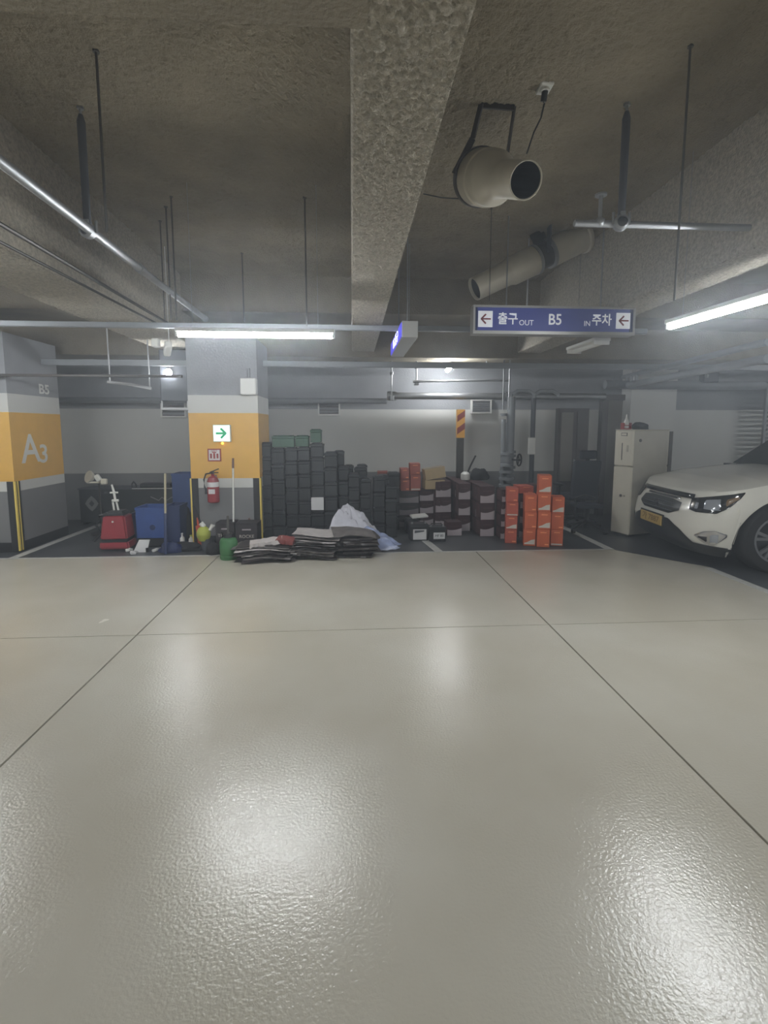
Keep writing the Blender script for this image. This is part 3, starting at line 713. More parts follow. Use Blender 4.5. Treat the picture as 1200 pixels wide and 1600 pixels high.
# cartons with a slanted two-tone print
def carton(label, x, y, z, W, D, Hh, rz=0., style='maroon', group=None, seed=0, box='orange', name='battery_carton'):
    jx = random.uniform(-.004, .004); rz += R(random.uniform(-1.8, 1.8))
    t = thing(name, label, 'box', (x+jx, y, z), rz, group)
    kk = (round(W, 3), round(D, 3), round(Hh, 3))
    bm_ = {'maroon': 'maroon', 'plain': box, 'wedge': box, 'wedge_low': box, 'black': 'carton_black'}[style]
    body = part(('b', kk, bm_), 'carton_body', bm_, t, lambda: MB().bb(-W/2, W/2, -D/2, D/2, .001, Hh-.004, bev=.003))
    part(('f', kk, bm_), 'top_flap', bm_, t, lambda: MB().bb(-W/2+.002, -.001, -D/2+.002, D/2-.002, Hh-.005, Hh-.001).bb(.001, W/2-.002, -D/2+.002, D/2-.002, Hh-.005, Hh-.001))
    f = -D/2-.0012
    if style in ('maroon', 'black'):
        sw = 'swoosh' if style == 'maroon' else 'swoosh_dim'
        def wave():
            pts = [(-W/2+.002, f, .003)]+[(W/2-.002, f, .003), (W/2-.002, f, Hh*.56)]
            for q in range(1, 7): 
                u = 1-q/7.; pts.append((-W/2+.002+(W-.004)*u, f, Hh*(.36+.20*u*u+.10*(1-u)**3)))
            pts.append((-W/2+.002, f, Hh*.46))
            return MB().prism(pts, (0, .0014, 0))
        part(('w', kk, sw), 'printed_band', sw, body, wave)
        part(('wl', kk), 'printed_line', 'maroon_side', body, lambda: MB().bb(-W*.3, W*.3, f, f+.001, Hh*.68, Hh*.72))
        # faded sides
        part(('sd', kk), 'printed_side', 'maroon_side', body, lambda: MB().bb(-W/2-.001, -W/2, -D*.40, D*.40, Hh*.1, Hh*.9))
    else:
        part(('pl', kk), 'printed_line', 'print_orange', body, lambda: MB().bb(-W*.24, W*.24, f, f+.001, Hh*.80, Hh*.85))
        if style == 'wedge':
            part(('pw', kk), 'printed_wedge', 'print_white', body, lambda: MB().prism([(-W*.44, f, Hh*.10), (W*.44, f, Hh*.10), (W*.44, f, Hh*.40), (W*.15, f, Hh*.36), (-W*.2, f, Hh*.22), (-W*.44, f, Hh*.17)], (0, .0014, 0)))
        elif style == 'wedge_low':
            part(('pb', kk), 'printed_strip', 'print_white', body, lambda: MB().bb(-W*.44, W*.44, f, f+.001, Hh*.05, Hh*.14))
        else:
            part(('pc', kk), 'printed_line', 'print_orange', body, lambda: MB().bb(W*.12, W*.42, f, f+.001, Hh*.12, Hh*.19))
    return t
def cstack(px0, px1, ytop, ybase, n, word, styles, Y=None, D=.24, box='orange', depth=1, group=None, dmat=None, z0=0., rz=0.):
    Y = Y or at((px0+px1)/2, ybase, Z=0).y
    xa = at(px0, (ytop+ybase)/2, Y=Y).x; xb = at(px1, (ytop+ybase)/2, Y=Y).x; zt = at((px0+px1)/2, ytop, Y=Y).z
    h = (zt-z0)/n
    for k in range(n):
        carton('%s, %s, in %s' % (dmat, nth(k, n), word), (xa+xb)/2-D/2*math.sin(rz), Y+D/2*math.cos(rz), z0+k*h, (xb-xa)*math.cos(rz)-.004, D, h, rz=rz, style=styles[k % len(styles)], box=box, group=group)
    return Y, (xa+xb)/2, xb-xa, h
OG = 'orange battery cartons stacked on the bay floor'; od = 'orange battery carton'
cstack(790.5, 809, 763, 849, 4, 'the leftmost orange stack', ['plain', 'wedge', 'wedge_low', 'plain'], box='orange_red', group=OG, dmat=od, rz=R(-15))
cstack(819, 838, 773.5, 853, 3, 'the orange stack left of the tallest', ['wedge', 'plain', 'plain'], group=OG, dmat=od, rz=R(-15))
cstack(840.5, 860.5, 743, 855, 4, 'the tallest orange stack', ['plain', 'wedge', 'wedge', 'wedge'], group=OG, dmat=od, rz=R(-15))
cstack(862, 881, 777, 853, 3, 'the rightmost orange stack', ['wedge_low', 'plain', 'wedge'], group=OG, dmat=od, rz=R(-15))
Yb = at(820, 846, Z=0).y+.12
cstack(812, 834, 771, 846, 3, 'the stack hidden between two orange stacks', ['maroon'], Y=Yb+.1, group='maroon cartons', dmat='maroon white carton')
zt = at(820, 771, Y=Yb+.1).z
carton('orange battery carton on the maroon stack between the orange stacks', at(822, 765, Y=Yb+.1).x, Yb+.22, zt, .2, .24, .10, style='plain', box='orange_red', group=OG)
cstack(783, 792, 765, 846, 4, 'the narrow stack behind the leftmost orange one', ['maroon'], Y=at(786, 846, Z=0).y+.15, group='maroon cartons', dmat='maroon white carton')
carton('black and white carton behind the tallest orange stack', at(838, 765, Y=6.9).x, 7.0, 0, .15, .22, at(838, 757, Y=6.9).z, style='maroon')
# maroon rows going back
MG = 'maroon and white battery cartons in rows'; md = 'maroon and white carton'
Ym, xm, wm, hm = cstack(750.5, 773, 760, 838, 3, 'the front stack of the right row', ['maroon'], D=.26, group=MG, dmat=md)
for r_ in range(1, 5):
    for k in range(3):
        carton('%s, %s, %s stack behind the front one, right row' % (md, nth(k, 3), ('', 'first', 'second', 'third', 'last')[r_]), xm-.004*r_, Ym+.13+r_*.268, k*hm, wm-.004, .26, hm, group=MG)
x2 = xm-wm-.035
for r_ in range(0, 4):
    for k in range(3):
        carton('%s, %s, %s stack of the second row from right' % (md, nth(k, 3), ('front', 'second', 'third', 'last')[r_]), x2, Ym+.50+r_*.268, k*hm, wm-.03, .26, hm, group=MG)
x3 = x2-wm-.02
for r_ in range(0, 3):
    for k in range(3):
        carton('%s, %s, %s stack of the third row from right' % (md, nth(k, 3), ('front', 'second', 'third')[r_]), x3, Ym+.78+r_*.268, k*hm, wm-.04, .26, hm, group=MG)
cstack(680, 703, 753, 826, 3, 'the stack just right of the tan box', ['maroon'], Y=7.35, D=.26, group=MG, dmat=md)
cstack(680, 703, 755, 826, 3, 'the hidden stack right of the tan box', ['maroon'], Y=7.63, D=.26, group=MG, dmat=md)
cstack(656, 678, 763, 826, 3, 'the stack under the tan box', ['maroon'], Y=7.5, D=.26, group=MG, dmat=md)
cstack(624, 655, 767, 826, 3, 'the stack under the small reddish cartons', ['black'], Y=7.4, D=.26, group='black and grey cartons', dmat='wide black and grey carton')
# back orange ones on top
zt = at(640, 767, Y=7.4).z
def ob(label, px0, px1, y0, y1, Y, m, D=.22, st='plain'):
    a = at(px0, y1, Y=Y); b = at(px1, y0, Y=Y)
    return carton(label, (a.x+b.x)/2, Y+D/2, a.z, b.x-a.x, D, b.z-a.z, style=st, box=m)
ob('small reddish carton standing on the wide black carton, lower left', 626, 640, 749, 767, 7.41, 'orange_dim')
ob('small reddish carton standing on the lower left reddish one', 626, 639, 732, 748.7, 7.41, 'orange_dim')
ob('taller reddish carton below the highest one, left of the tan box', 641, 657, 742, 767, 7.42, 'orange_dim', st='wedge_low')
ob('highest reddish carton of the back group, left of the tan box', 641, 657, 724, 741.7, 7.42, 'orange_dim')
ob('reddish carton half hidden behind the black stacks', 590, 606, 737, 767, 7.5, 'orange_dim')
ob('dark reddish carton below the half hidden reddish one', 590, 606, 767, 826, 7.5, 'carton_black')
col(606, 625, 738, 7.2, 'the tall black stack right of the half hidden reddish carton')
# tan boxes
def tan(label, c, d, rot):
    t = thing('cardboard_box', label, 'box', c, rot=rot)
    MB().bb(-d[0]/2, d[0]/2, -d[1]/2, d[1]/2, 0, d[2], bev=.003).done('carton_body', 'kraft', t)
    MB().bb(-d[0]/2, -.002, -d[1]/2, d[1]/2, d[2]+.0005, d[2]+.004).bb(.002, d[0]/2, -d[1]/2, d[1]/2, d[2]+.0005, d[2]+.004).done('top_flap', 'kraft_dark', t)
    return t
a = at(677, 763, Y=7.5)
tan('lower tan cardboard box, closed, under the tilted one', a, (.30, .24, .14), (0, 0, R(3)))
a = at(679, 748.5, Y=7.45)
tan('tilted tan cardboard box right of the reddish cartons', a+Vector((0, 0, .015)), (.31, .2, .16), (0, R(-9), R(4)))
# front singles
def single(label, px0, px1, y0, y1, lab, green=False):
    Y = at((px0+px1)/2, y1, Z=0).y; a = at(px0, y1, Y=Y); b = at(px1, y0, Y=Y); W = b.x-a.x; Hh = b.z
    t = thing('car_battery', label, 'battery', ((a.x+b.x)/2, Y+.09, 0), R(2))
    MB().bb(-W/2+.004, W/2-.004, -.09, .09, 0, Hh*.72, bev=.006).done('case', 'battery', t)
    MB().bb(-W/2, W/2, -.093, .093, Hh*.72, Hh*.9, bev=.005).done('lid', 'battery_lid', t)
    MB().tube([(-W*.35, 0, Hh*.9), (-W*.3, 0, Hh*1.05), (W*.3, 0, Hh*1.05), (W*.35, 0, Hh*.9)], .007, 6).done('handle', 'black', t)
    for s_ in (-1, 1): MB().cyl((s_*W*.36, -.05, Hh*.88), (s_*W*.36, -.05, Hh*.99), .013).done('terminal', 'galv', t)
    lx0 = (lab[0]-(px0+px1)/2)/(px1-px0)*W; lx1 = (lab[1]-(px0+px1)/2)/(px1-px0)*W; zz0 = Hh*(1-(lab[3]-y0)/(y1-y0)); zz1 = Hh*(1-(lab[2]-y0)/(y1-y0))
    st = MB().bb(lx0, lx1, -.096, -.089, zz0, zz1).done('label_sticker', 'paper', t)
    return t, st, (lx0, lx1, zz0, zz1)
t, st, q = single('black battery with a square white label on the bay floor', 640, 669, 816, 845, (645, 666, 827, 843))
MB().prism([(q[0]+.02, -.0985, q[3]-.05), (q[1]-.03, -.0985, q[3]-.03), (q[1]-.03, -.0985, q[3]-.012), (q[0]+.02, -.0985, q[3]-.012)], (0, .002, 0)).done('printed_band', 'sleeve', st)
t, st, q = single('black battery with a pointed grey label, right of the square-labelled one', 670, 697, 821, 846, (677, 695, 832, 842))
text('MF 80', .045, 'black', 'lettering', st, ((q[0]+q[1])/2, -.098, (q[2]+q[3])/2), FRONT)
carton('low maroon and white carton beside the two labelled batteries', at(710, 830, Y=6.75).x, 6.87, 0, .21, .22, at(710, 816, Y=6.75).z, style='maroon')
col(634, 655, 812, 6.95, 'the low pair behind the square-labelled battery', n=1)
o = MB().box((0, 0, 0), (.24, .16, .03), rot=(R(4), R(-3), R(8)), bev=.008).done('foam_tray', 'white_plastic', None, loc=at(656, 808, Y=6.95)+Vector((0, .1, .0))); tag(o, 'flat white tray lying on batteries in front of the maroon cartons', 'tray')

# striped pole behind the cartons
a = at(717, 806, Y=7.9); b = at(716, 640, Y=7.9)
t = thing('marker_pole', 'dark upright post with yellow and red striped top behind the cartons', 'post', (a.x, 7.9, 0))
zt = b.z; zs = at(716, 684, Y=7.9).z
MB().bb(-.052, .052, -.04, .04, 0, zs).done('post_body', 'steel_dark', t)
pn = MB().bb(-.062, .062, -.045, .045, zs, zt).done('striped_panel', 'reflect_yellow', t)
hh = zt-zs
for k in range(2):
    z_ = zs+hh*(.12+.44*k); MB().prism([(-.062, -.047, z_), (.062, -.047, z_+hh*.2), (.062, -.047, z_+hh*.42), (-.062, -.047, z_+hh*.22)], (0, .002, 0)).done('stripe', 'reflect_red', pn)
# white jug with black handle, dark bag
zt = 3*hm
a = at(727, 745, Y=7.55); a.z = zt+.003
t = thing('plastic_jug', 'white plastic jug with a black brush handle sticking out on top of cartons', 'jug', a)
MB().lathe([(.001, 0), (.065, 0), (.075, .02), (.07, .09), (.04, .12), (.03, .125), (.001, .125)], seg=18).done('jug_body', 'white_plastic', t, smooth=True)
MB().tube([(.03, 0, .1), (.08, 0, .22), (.16, .02, .37)], .014, 8).done('handle', 'black', t, smooth=True)
def blob(name, label, cat, c, rad, m, seed=1, amp=.25, flat=True, u=26, v=16, fr_=3.):
    rnd = random.Random(seed); mb = MB(); mb.sph((0, 0, 0), 1, u=u, v=v)
    from mathutils import noise
    for vv in mb.bm.verts:
        n = noise.noise(vv.co*fr_*.6+Vector((seed*3.1, 0, 0)))+.5*noise.noise(vv.co*fr_*1.7+Vector((0, seed*2., 0)))
        vv.co *= 1+amp*n
        vv.co = Vector((vv.co.x*rad[0], vv.co.y*rad[1], max(vv.co.z, -.35)*rad[2]+.35*rad[2] if flat else vv.co.z*rad[2]))
    o = mb.done(name, m, None, smooth=True, loc=c); tag(o, label, cat); return o
a = at(749, 757, Y=7.5); a.z = zt+.003
blob('black_bag', 'crumpled black bag lying on the maroon cartons', 'bag', a+Vector((.02, 0.08, 0)), (.15, .12, .13), 'black_matte', 3)
for nm, (px0, px1, y0) in {'left': (703, 722, 748), 'right': (724, 748, 754)}.items():
    pass

# ================================================================== FLATTENED CARTONS
def sheet(label, group, c, W, D, T, rz, m, tilt=(0, 0), wav=.012, seed=0):
    rnd = random.Random(seed); nx, ny = 12, 5; mb = MB(); ph = (seed//50)*1.7; ph2 = (seed//50)*2.3
    g = []
    for s_ in (0, 1):
        rows = []
        for i in range(nx+1):
            row = []
            for j in range(ny+1):
                x = (i/nx-.5)*W; y = (j/ny-.5)*D
                z = wav*(1+.1*math.sin(seed))*(math.sin(x*9+ph)+.6*math.sin(y*11+x*4+ph2))+(T if s_ else 0)
                row.append(mb.bm.verts.new((x+(rnd.uniform(-.006, .006) if j in (0, ny) else 0), y+(rnd.uniform(-.012, .012) if j in (0, ny) else 0), z)))
            rows.append(row)
        g.append(rows)
    for i in range(nx):
        for j in range(ny):
            mb.bm.faces.new((g[1][i][j], g[1][i+1][j], g[1][i+1][j+1], g[1][i][j+1])); mb.bm.faces.new((g[0][i][j], g[0][i][j+1], g[0][i+1][j+1], g[0][i+1][j]))
    for i in range(nx):
        for j in (0, ny): mb.bm.faces.new((g[0][i][j], g[0][i+1][j], g[1][i+1][j], g[1][i][j]))
    for j in range(ny):
        for i in (0, nx): mb.bm.faces.new((g[0][i][j], g[0][i][j+1], g[1][i][j+1], g[1][i][j]))
    o = mb.done('flattened_carton', m, None, smooth=True, loc=c); o.rotation_euler = (tilt[0], tilt[1], rz)
    tag(o, label, 'cardboard', group); return o
def pile(px0, px1, ybot, ytop, D, n, word, mats, seed, rz0=0., wav=.010):
    Y = at((px0+px1)/2, ybot, Z=0).y; a = at(px0, ybot, Y=Y); b = at(px1, ytop, Y=Y); W = b.x-a.x; Ht = b.z
    rnd = random.Random(seed); T = Ht/n
    for k in range(n):
        sheet('flattened carton, %s, in %s' % (nth(k, n), word), 'flattened cartons in '+word, ((a.x+b.x)/2+rnd.uniform(-.04, .04), Y+D/2+rnd.uniform(-.04, .04), k*T+.012), W*rnd.uniform(.78, 1.0), D*rnd.uniform(.85, 1), T*rnd.uniform(.35, .8), rz0+R(rnd.uniform(-9, 9)), mats[k % len(mats)], (0, 0), wav, seed*50+k)
    return (a.x+b.x)/2, Y, Ht, W
mm = ['sheet_dark', 'sheet_light', 'sheet_dark', 'sheet_grey', 'sheet_dark', 'sheet_dark', 'sheet_light', 'sheet_dark', 'sheet_grey']
x_, Y_, h1, w1 = pile(366, 460, 880, 856, .40, 14, 'the left untidy pile by the green can', mm, 1, wav=.013)
sheet('long white flattened carton lying on top of the left pile', None, (at(416, 846, Y=Y_+.1).x, Y_+.12, h1+.02), .36, .12, .045, R(6), 'sheet_light', (R(12), R(-7)), .003, 91)
sheet('reddish flattened carton lying on the left pile beside the white one', None, (at(446, 842, Y=Y_+.1).x, Y_+.14, h1+.03), .20, .14, .05, R(-8), 'sheet_maroon', (R(10), R(4)), .003, 92)
x_, Y_, h2, w2 = pile(456, 530, 876, 838, .42, 17, 'the middle untidy pile of flattened boxes', mm[3:]+mm[:3], 2, wav=.013)
x_, Y_, h3, w3 = pile(527, 592, 873, 842, .40, 9, 'the right neat dark pile', ['sheet_dark'], 3, wav=.003)
sheet('grey flattened carton folded over the right dark pile', None, (at(552, 838, Y=Y_+.1).x, Y_+.2, h3+.035), .5, .36, .012, R(8), 'sheet_grey', (R(6), R(5)), .014, 95)
# crumpled plastic
from mathutils import noise
def crumple(name, label, c, Rx, Ry, Hh, m, seed, peak=(.0, .0), pw=2.2):
    mb = MB(); nr, ns = 18, 40; rings = []
    for i in range(nr+1):
        f_ = i/nr; ring = []
        for k in range(ns):
            a_ = k*2*math.pi/ns; rr = f_*(1+.16*math.sin(3*a_+seed)+.08*math.sin(7*a_))
            x = rr*math.cos(a_); y = rr*math.sin(a_)
            z = Hh*(1-f_)**pw
            n_ = noise.noise(Vector((x*4, y*4, seed)))*.5+abs(noise.noise(Vector((x*9, y*9, seed+5))))*.35
            fold = .10*math.sin(11*a_+seed)*f_*(1-f_)*3
            ring.append(mb.bm.verts.new((x*Rx+peak[0]*(1-f_), y*Ry+peak[1]*(1-f_), max(.002, z+(n_*1.5+fold*1.4)*Hh*.42*(1-f_*.7)*min(1, f_*3)))))
        rings.append(ring)
    for i in range(nr):
        for k in range(ns): mb.bm.faces.new((rings[i][k], rings[i][(k+1) % ns], rings[i+1][(k+1) % ns], rings[i+1][k]))
    mb.bm.faces.new(rings[0])
    o = mb.done(name, m, None, smooth=True, loc=c); tag(o, label, 'plastic'); return o
a = at(548, 853, Z=0)
crumple('plastic_sheet', 'crumpled white plastic bag rising to a peak behind the flattened cartons', (a.x, a.y+.26, 0), .40, .26, at(546, 786, Y=a.y+.28).z, 'bag', 2.3, (-.04, 0), .95)
a = at(590, 860, Z=0)
crumple('plastic_sheet', 'bluish crumpled plastic spread to the right of the white bag', (a.x+.0, a.y+.25, 0), .34, .26, .26, 'bag_blue', 5.1, (-.12, 0), 1.1)
# ================================================================== THINGS AT THE PILLAR FOOT
a = at(354, 877, Z=0)
t = thing('green_can', 'green plastic can standing on the floor before the yellow pillar', 'container', (a.x, a.y+.12, 0))
MB().lathe([(.001, 0), (.095, 0), (.10, .02), (.10, .045), (.094, .05), (.10, .06), (.10, .20), (.085, .235), (.05, .25), (.05, .27)], seg=24).done('can_body', 'green', t, smooth=True)
MB().cyl((0, 0, .25), (0, 0, .29), .055, .05).done('cap', 'black', t, smooth=True)
MB().cyl((.0, 0, .28), (0, 0, .50), .013, seg=8).done('pump_rod', 'rod', t)
MB().tube([(-.06, 0, .235), (-.07, -.0, .31), (.0, 0, .33), (.07, 0, .31), (.06, 0, .235)], .009, 8).done('handle', 'black', t, smooth=True)
def bcarton(label, px0, px1, y0, ybase, txt):
    Y = at((px0+px1)/2, ybase, Z=0).y; a = at(px0, ybase, Y=Y); b = at(px1, y0, Y=Y); W = b.x-a.x
    t = thing('black_carton', label, 'box', ((a.x+b.x)/2, Y+.13, 0))
    MB().bb(-W/2, W/2, -.13, .13, 0, b.z-.004, bev=.003).done('carton_body', 'carton_black', t)
    MB().bb(-W/2, -.002, -.13, .13, b.z-.004, b.z).bb(.002, W/2, -.13, .13, b.z-.004, b.z).done('top_flap', 'carton_black', t)
    text(txt, .055, 'print_white', 'lettering', t, (0, -.132, b.z*.52), FRONT)
    MB().bb(-W*.2, W*.2, -.1325, -.13, b.z*.75, b.z*.80).done('printed_line', 'swoosh', t)
bcarton('black carton with white lettering behind the green can', 338, 366, 817, 858, 'TRUNB')
bcarton('black carton with white lettering right of the green can', 369, 402, 818, 860, 'ROCKE')
a = at(318, 830, Y=6.15)
t = thing('garden_sprayer', 'lime green tool with white fittings leaning at the pillar foot', 'tool', (a.x, 6.15, 0))
lo = MB().sph((0, 0, .2), .085, (1, .9, 1.2)); lo.cyl((0, 0, .12), (0, 0, .2), .06, .08); lo.done('tank', 'lime', t, smooth=True)
MB().cyl((.03, 0, .0), (.02, 0, .14), .05, .055).done('base', 'sleeve', t, smooth=True)
MB().cyl((.01, 0, .29), (-.03, 0, .34), .03).cyl((.08, -.01, .25), (.11, -.01, .32), .018).cyl((.10, -.01, .28), (.14, -.01, .31), .012).done('fitting', 'white_plastic', t, smooth=True)
MB().tube([(-.03, 0, .33), (-.07, 0, .45), (-.11, 0, .55)], .012, 8).done('lever', 'black', t)
a = at(314, 855, Z=0)
t = thing('orange_scoop', 'orange plastic scoop standing left of the lime green tool', 'scoop', (a.x, a.y+.06, 0), rot=(0, 0, 0))
MB().prism([(-.075, 0, .26), (-.03, 0, .26), (.02, 0, .13), (.07, 0, .10), (.065, 0, .01), (-.05, 0, .0)], (0, .09, 0)).done('scoop_body', 'orange_plastic', t); MB().cyl((-.055, .045, .25), (-.06, .045, .36), .012).done('handle', 'orange_plastic', t)
def bottle(label, px_, y0, y1, m, capm, Y=None, r=.03):
    a = at(px_, y1, Z=0) if Y is None else Vector((at(px_, y1, Y=Y).x, Y, 0)); hh = at(px_, y0, Y=a.y).z
    t = thing('bottle', label, 'bottle', a)
    MB().lathe([(.001, 0), (r, 0), (r, hh*.62), (r*.45, hh*.78), (r*.4, hh*.9)], seg=16).done('bottle_body', m, t, smooth=True); MB().cyl((0, 0, hh*.88), (0, 0, hh), r*.5).done('cap', capm, t)
bottle('dark brown bottle standing at the right foot of the pillar', 391, 795, 850, 'brown', 'black', r=.035)
bottle('small white bottle among clutter left of the pillar', 285, 833, 852, 'white_plastic', 'paper')
bottle('small pale bottle touching the left corner of the pillar', 299, 836, 852, 'white_plastic', 'lime')
blob('black_bag', 'flat dark bundle on the floor left of the orange scoop', 'bag', at(286, 862, Z=0)+Vector((0, .1, 0)), (.22, .12, .07), 'black_matte', 5)
blob('black_bag', 'small dark bundle between the orange scoop and the green can', 'bag', at(330, 868, Z=0)+Vector((0, .08, 0)), (.08, .08, .11), 'black_matte', 8)

# ================================================================== LEFT CLUTTER
a = at(178, 861, Z=0)
t = thing('vacuum_drum', 'red wet vacuum machine with a black top left of the blue crate', 'vacuum', (a.x, a.y+.16, 0), R(4))
mb = MB()
def taper(mb, x0, x1, y0, y1, z0, X0, X1, Y0, Y1, z1):
    v = [mb.bm.verts.new(p) for p in ((x0, y0, z0), (x1, y0, z0), (x1, y1, z0), (x0, y1, z0), (X0, Y0, z1), (X1, Y0, z1), (X1, Y1, z1), (X0, Y1, z1))]
    for f_ in ((0, 1, 2, 3), (4, 7, 6, 5), (0, 4, 5, 1), (1, 5, 6, 2), (2, 6, 7, 3), (3, 7, 4, 0)): mb.bm.faces.new([v[i] for i in f_])
    es = list({e for q in v for e in q.link_edges}); bmesh.ops.bevel(mb.bm, geom=es, offset=.02, segments=2, affect='EDGES')
taper(mb, -.17, .15, -.15, .17, .13, -.13, .12, -.13, .13, .43); mb.done('body_shell', 'red', t, smooth=True)
mb = MB(); taper(mb, -.18, .175, -.17, .18, .02, -.17, .155, -.155, .17, .12); mb.done('base_shell', 'red', t, smooth=True)
MB().bb(-.15, .14, -.145, .14, .105, .14).done('seam', 'black', t)
mb = MB(); taper(mb, -.14, .13, -.14, .14, .43, -.10, .10, -.10, .10, .48); mb.done('top_lid', 'black', t)
MB().cyl((-.01, -.146, .36), (-.01, -.152, .36), .012).done('knob', 'white_plastic', t)
MB().tube([(-.12, 0, .44), (-.2, -.02, .42), (-.25, -.03, .3), (-.2, -.03, .2), (-.28, -.05, .1)], .018, 8).done('hose', 'black', t, smooth=True)
MB().cyl((-.04, 0, .47), (-.05, 0, .58), .012).cyl((.01, 0, .47), (-.01, 0, .6), .012).box((-.02, 0, .60), (.08, .03, .03), bev=.006).cyl((-.02, 0, .6), (-.03, 0, .70), .014).box((-.03, 0, .70), (.09, .03, .02), bev=.004).cyl((-.03, 0, .7), (-.05, 0, .8), .016, .01).done('crank_frame', 'white_plastic', t)
# stand fan head / work lamp
a = at(152, 750, Y=7.2)
t = thing('work_lamp', 'beige two-headed lamp on a thin stand behind the red machine', 'lamp', (a.x, 7.2, 0))
zh = a.z
MB().cyl((.02, 0, .0), (.02, 0, zh-.05), .012).done('pole', 'steel_dark', t)
MB().cyl((.02, 0, 0), (.02, 0, .02), .14).done('foot', 'steel_dark', t)
MB().lathe([(.001, 0), (.05, .01), (.085, .06), (.085, .075), (.001, .07)], (-.06, .02, zh+.03), (-.5, -.75, .3), 18).done('lamp_head', 'cream_side', t, smooth=True)
MB().box((.02, -.02, zh+.03), (.07, .05, .1), rot=(0, R(-30), 0), bev=.012).done('housing', 'white_plastic', t)
MB().box((.1, -.02, zh-.02), (.08, .06, .08), bev=.012).done('housing', 'cream', t); MB().box((-.04, -.02, zh-.03), (.16, .08, .02), bev=.005).done('arm', 'cream', t)
# black bench panel
a = at(126, 807, Y=7.9); b = at(290, 762, Y=7.9); W = b.x-a.x
t = thing('black_counter', 'long black counter board with pale emblem standing before the back wall', 'counter', (a.x, 7.9, 0))
MB().bb(0, W, 0, .03, .04, b.z-.02).done('front_board', 'black', t)
MB().bb(-.01, W+.01, -.02, .38, b.z-.02, b.z).done('worktop', 'sleeve', t)
MB().bb(W*.5, W, -.024, -.02, b.z-.012, b.z-.002).done('edge_strip', 'white_plastic', t)
for x in (.02, W*.5, W-.05): MB().bb(x, x+.04, .03, .36, 0, b.z-.02).done('side_board', 'black_matte', t)
ex = at(143, 787, Y=7.89)
MB().prism([(ex.x-a.x+.10*math.cos(k*math.pi/4)*(1.0 if k % 2 == 0 else .8), -.003, ex.z+.12*math.sin(k*math.pi/4)*(1.0 if k % 2 == 0 else .8)) for k in range(8)], (0, .003, 0)).done('emblem', 'wall_grey', t)
MB().prism([(ex.x-a.x+.04*math.cos(k*math.pi/2), -.005, ex.z+.05*math.sin(k*math.pi/2)) for k in range(4)], (0, .003, 0)).done('emblem', 'black', t)
ex = at(258, 779, Y=7.89)
MB().tube([(ex.x-a.x-.22, -.004, ex.z+.03), (ex.x-a.x-.1, -.004, ex.z-.03), (ex.x-a.x-.05, -.004, ex.z+.02), (ex.x-a.x+.02, -.004, ex.z-.03), (ex.x-a.x+.1, -.004, ex.z+.02), (ex.x-a.x+.18, -.004, ex.z-.0), (ex.x-a.x+.2, -.004, ex.z+.06)], .008, 6).done('script_lettering', 'swoosh_dim', t)
tp = b.z
p = at(209, 758, Y=8.0)
pipe('cable_loop', 'black cable loop standing on the black counter', [(p.x-.03, 8.0, tp), (p.x-.03, 8., tp+.05), (p.x, 8., tp+.09), (p.x+.03, 8., tp+.05), (p.x+.04, 8., tp+.0)], .012, 'black', 8, 'cable')
a = at(248, 759, Y=8.05); o = MB().bb(-.25, .22, -.1, .1, 0, .06, bev=.008).done('flat_case', 'black', None, loc=(a.x, 8.05, tp+.001)); tag(o, 'flat black case lying on the black counter', 'case')
# blue crates at right rear
def crate(label, px0, px1, y0, y1, Y, D, m='blue', name='blue_crate', z0=None, base='blue_dark'):
    a = at(px0, y1, Y=Y); b = at(px1, y0, Y=Y); W = b.x-a.x; zb = a.z if z0 is None else z0; Hh = b.z-zb
    t = thing(name, label, 'crate', ((a.x+b.x)/2, Y+D/2, zb)); T = .012
    MB().bb(-W/2, W/2, -D/2, -D/2+T, 0, Hh).done('front_panel', m, t); MB().bb(-W/2, W/2, D/2-T, D/2, 0, Hh).done('rear_panel', m, t)
    for s_ in (-1, 1): MB().bb(s_*W/2, s_*(W/2-T), -D/2+T, D/2-T, 0, Hh).done('side_panel', m, t)
    MB().bb(-W/2+T, W/2-T, -D/2+T, D/2-T, 0, T).done('bottom_panel', m, t)
    MB().bb(-W/2-.008, W/2+.008, -D/2-.008, -D/2, Hh-.03, Hh).bb(-W/2-.008, -W/2, -D/2, D/2, Hh-.03, Hh).bb(W/2, W/2+.008, -D/2, D/2, Hh-.03, Hh).done('rim', m, t)
    return t, W, Hh, D
t, W, Hh, D = crate('open blue plastic crate in front, left of the blue-ended pole', 214, 257, 793, 841, 6.35, .34, z0=None)
MB().cyl((.02, -D/2-.006, Hh*.35), (.02, -D/2+.001, Hh*.35), .035).done('latch', 'blue_dark', t)
zb = t.location.z
o = MB().bb(-W/2, W/2, -D/2, D/2, 0, zb-.002, bev=.01).done('dark_pallet', 'black_matte', None, loc=(t.location.x, t.location.y, 0)); tag(o, 'black base box under the front blue crate', 'box')
crate('dark blue crate standing left behind the front blue crate', 200, 216, 794, 842, 6.45, .3, m='blue_dark')[0].location.z = 0
crate('dark blue tall bin right of the front blue crate', 262, 280, 790, 858, 6.4, .3, m='blue_dark', z0=0)
crate('bright blue box at the left edge of the yellow pillar, behind the counter', 271, 300, 740, 806, 7.45, .35, z0=0)
a = at(259, 866, Z=0); b = at(258, 740, Y=a.y+.25)
t = thing('broom_pole', 'beige pole with a dark blue lower end standing before the blue bins', 'pole', (a.x, a.y, 0))
MB().cyl((0, 0, .0), (b-a)*.5, .018, seg=10).done('lower_sleeve', 'blue_dark', t); MB().cyl((b-a)*.5, b-a, .013, seg=10).done('shaft', 'wood', t)
a = at(220, 863, Z=0)
t = thing('paper_stack', 'light grey tilted board on the floor before the blue crate', 'board', (a.x, a.y, .0))
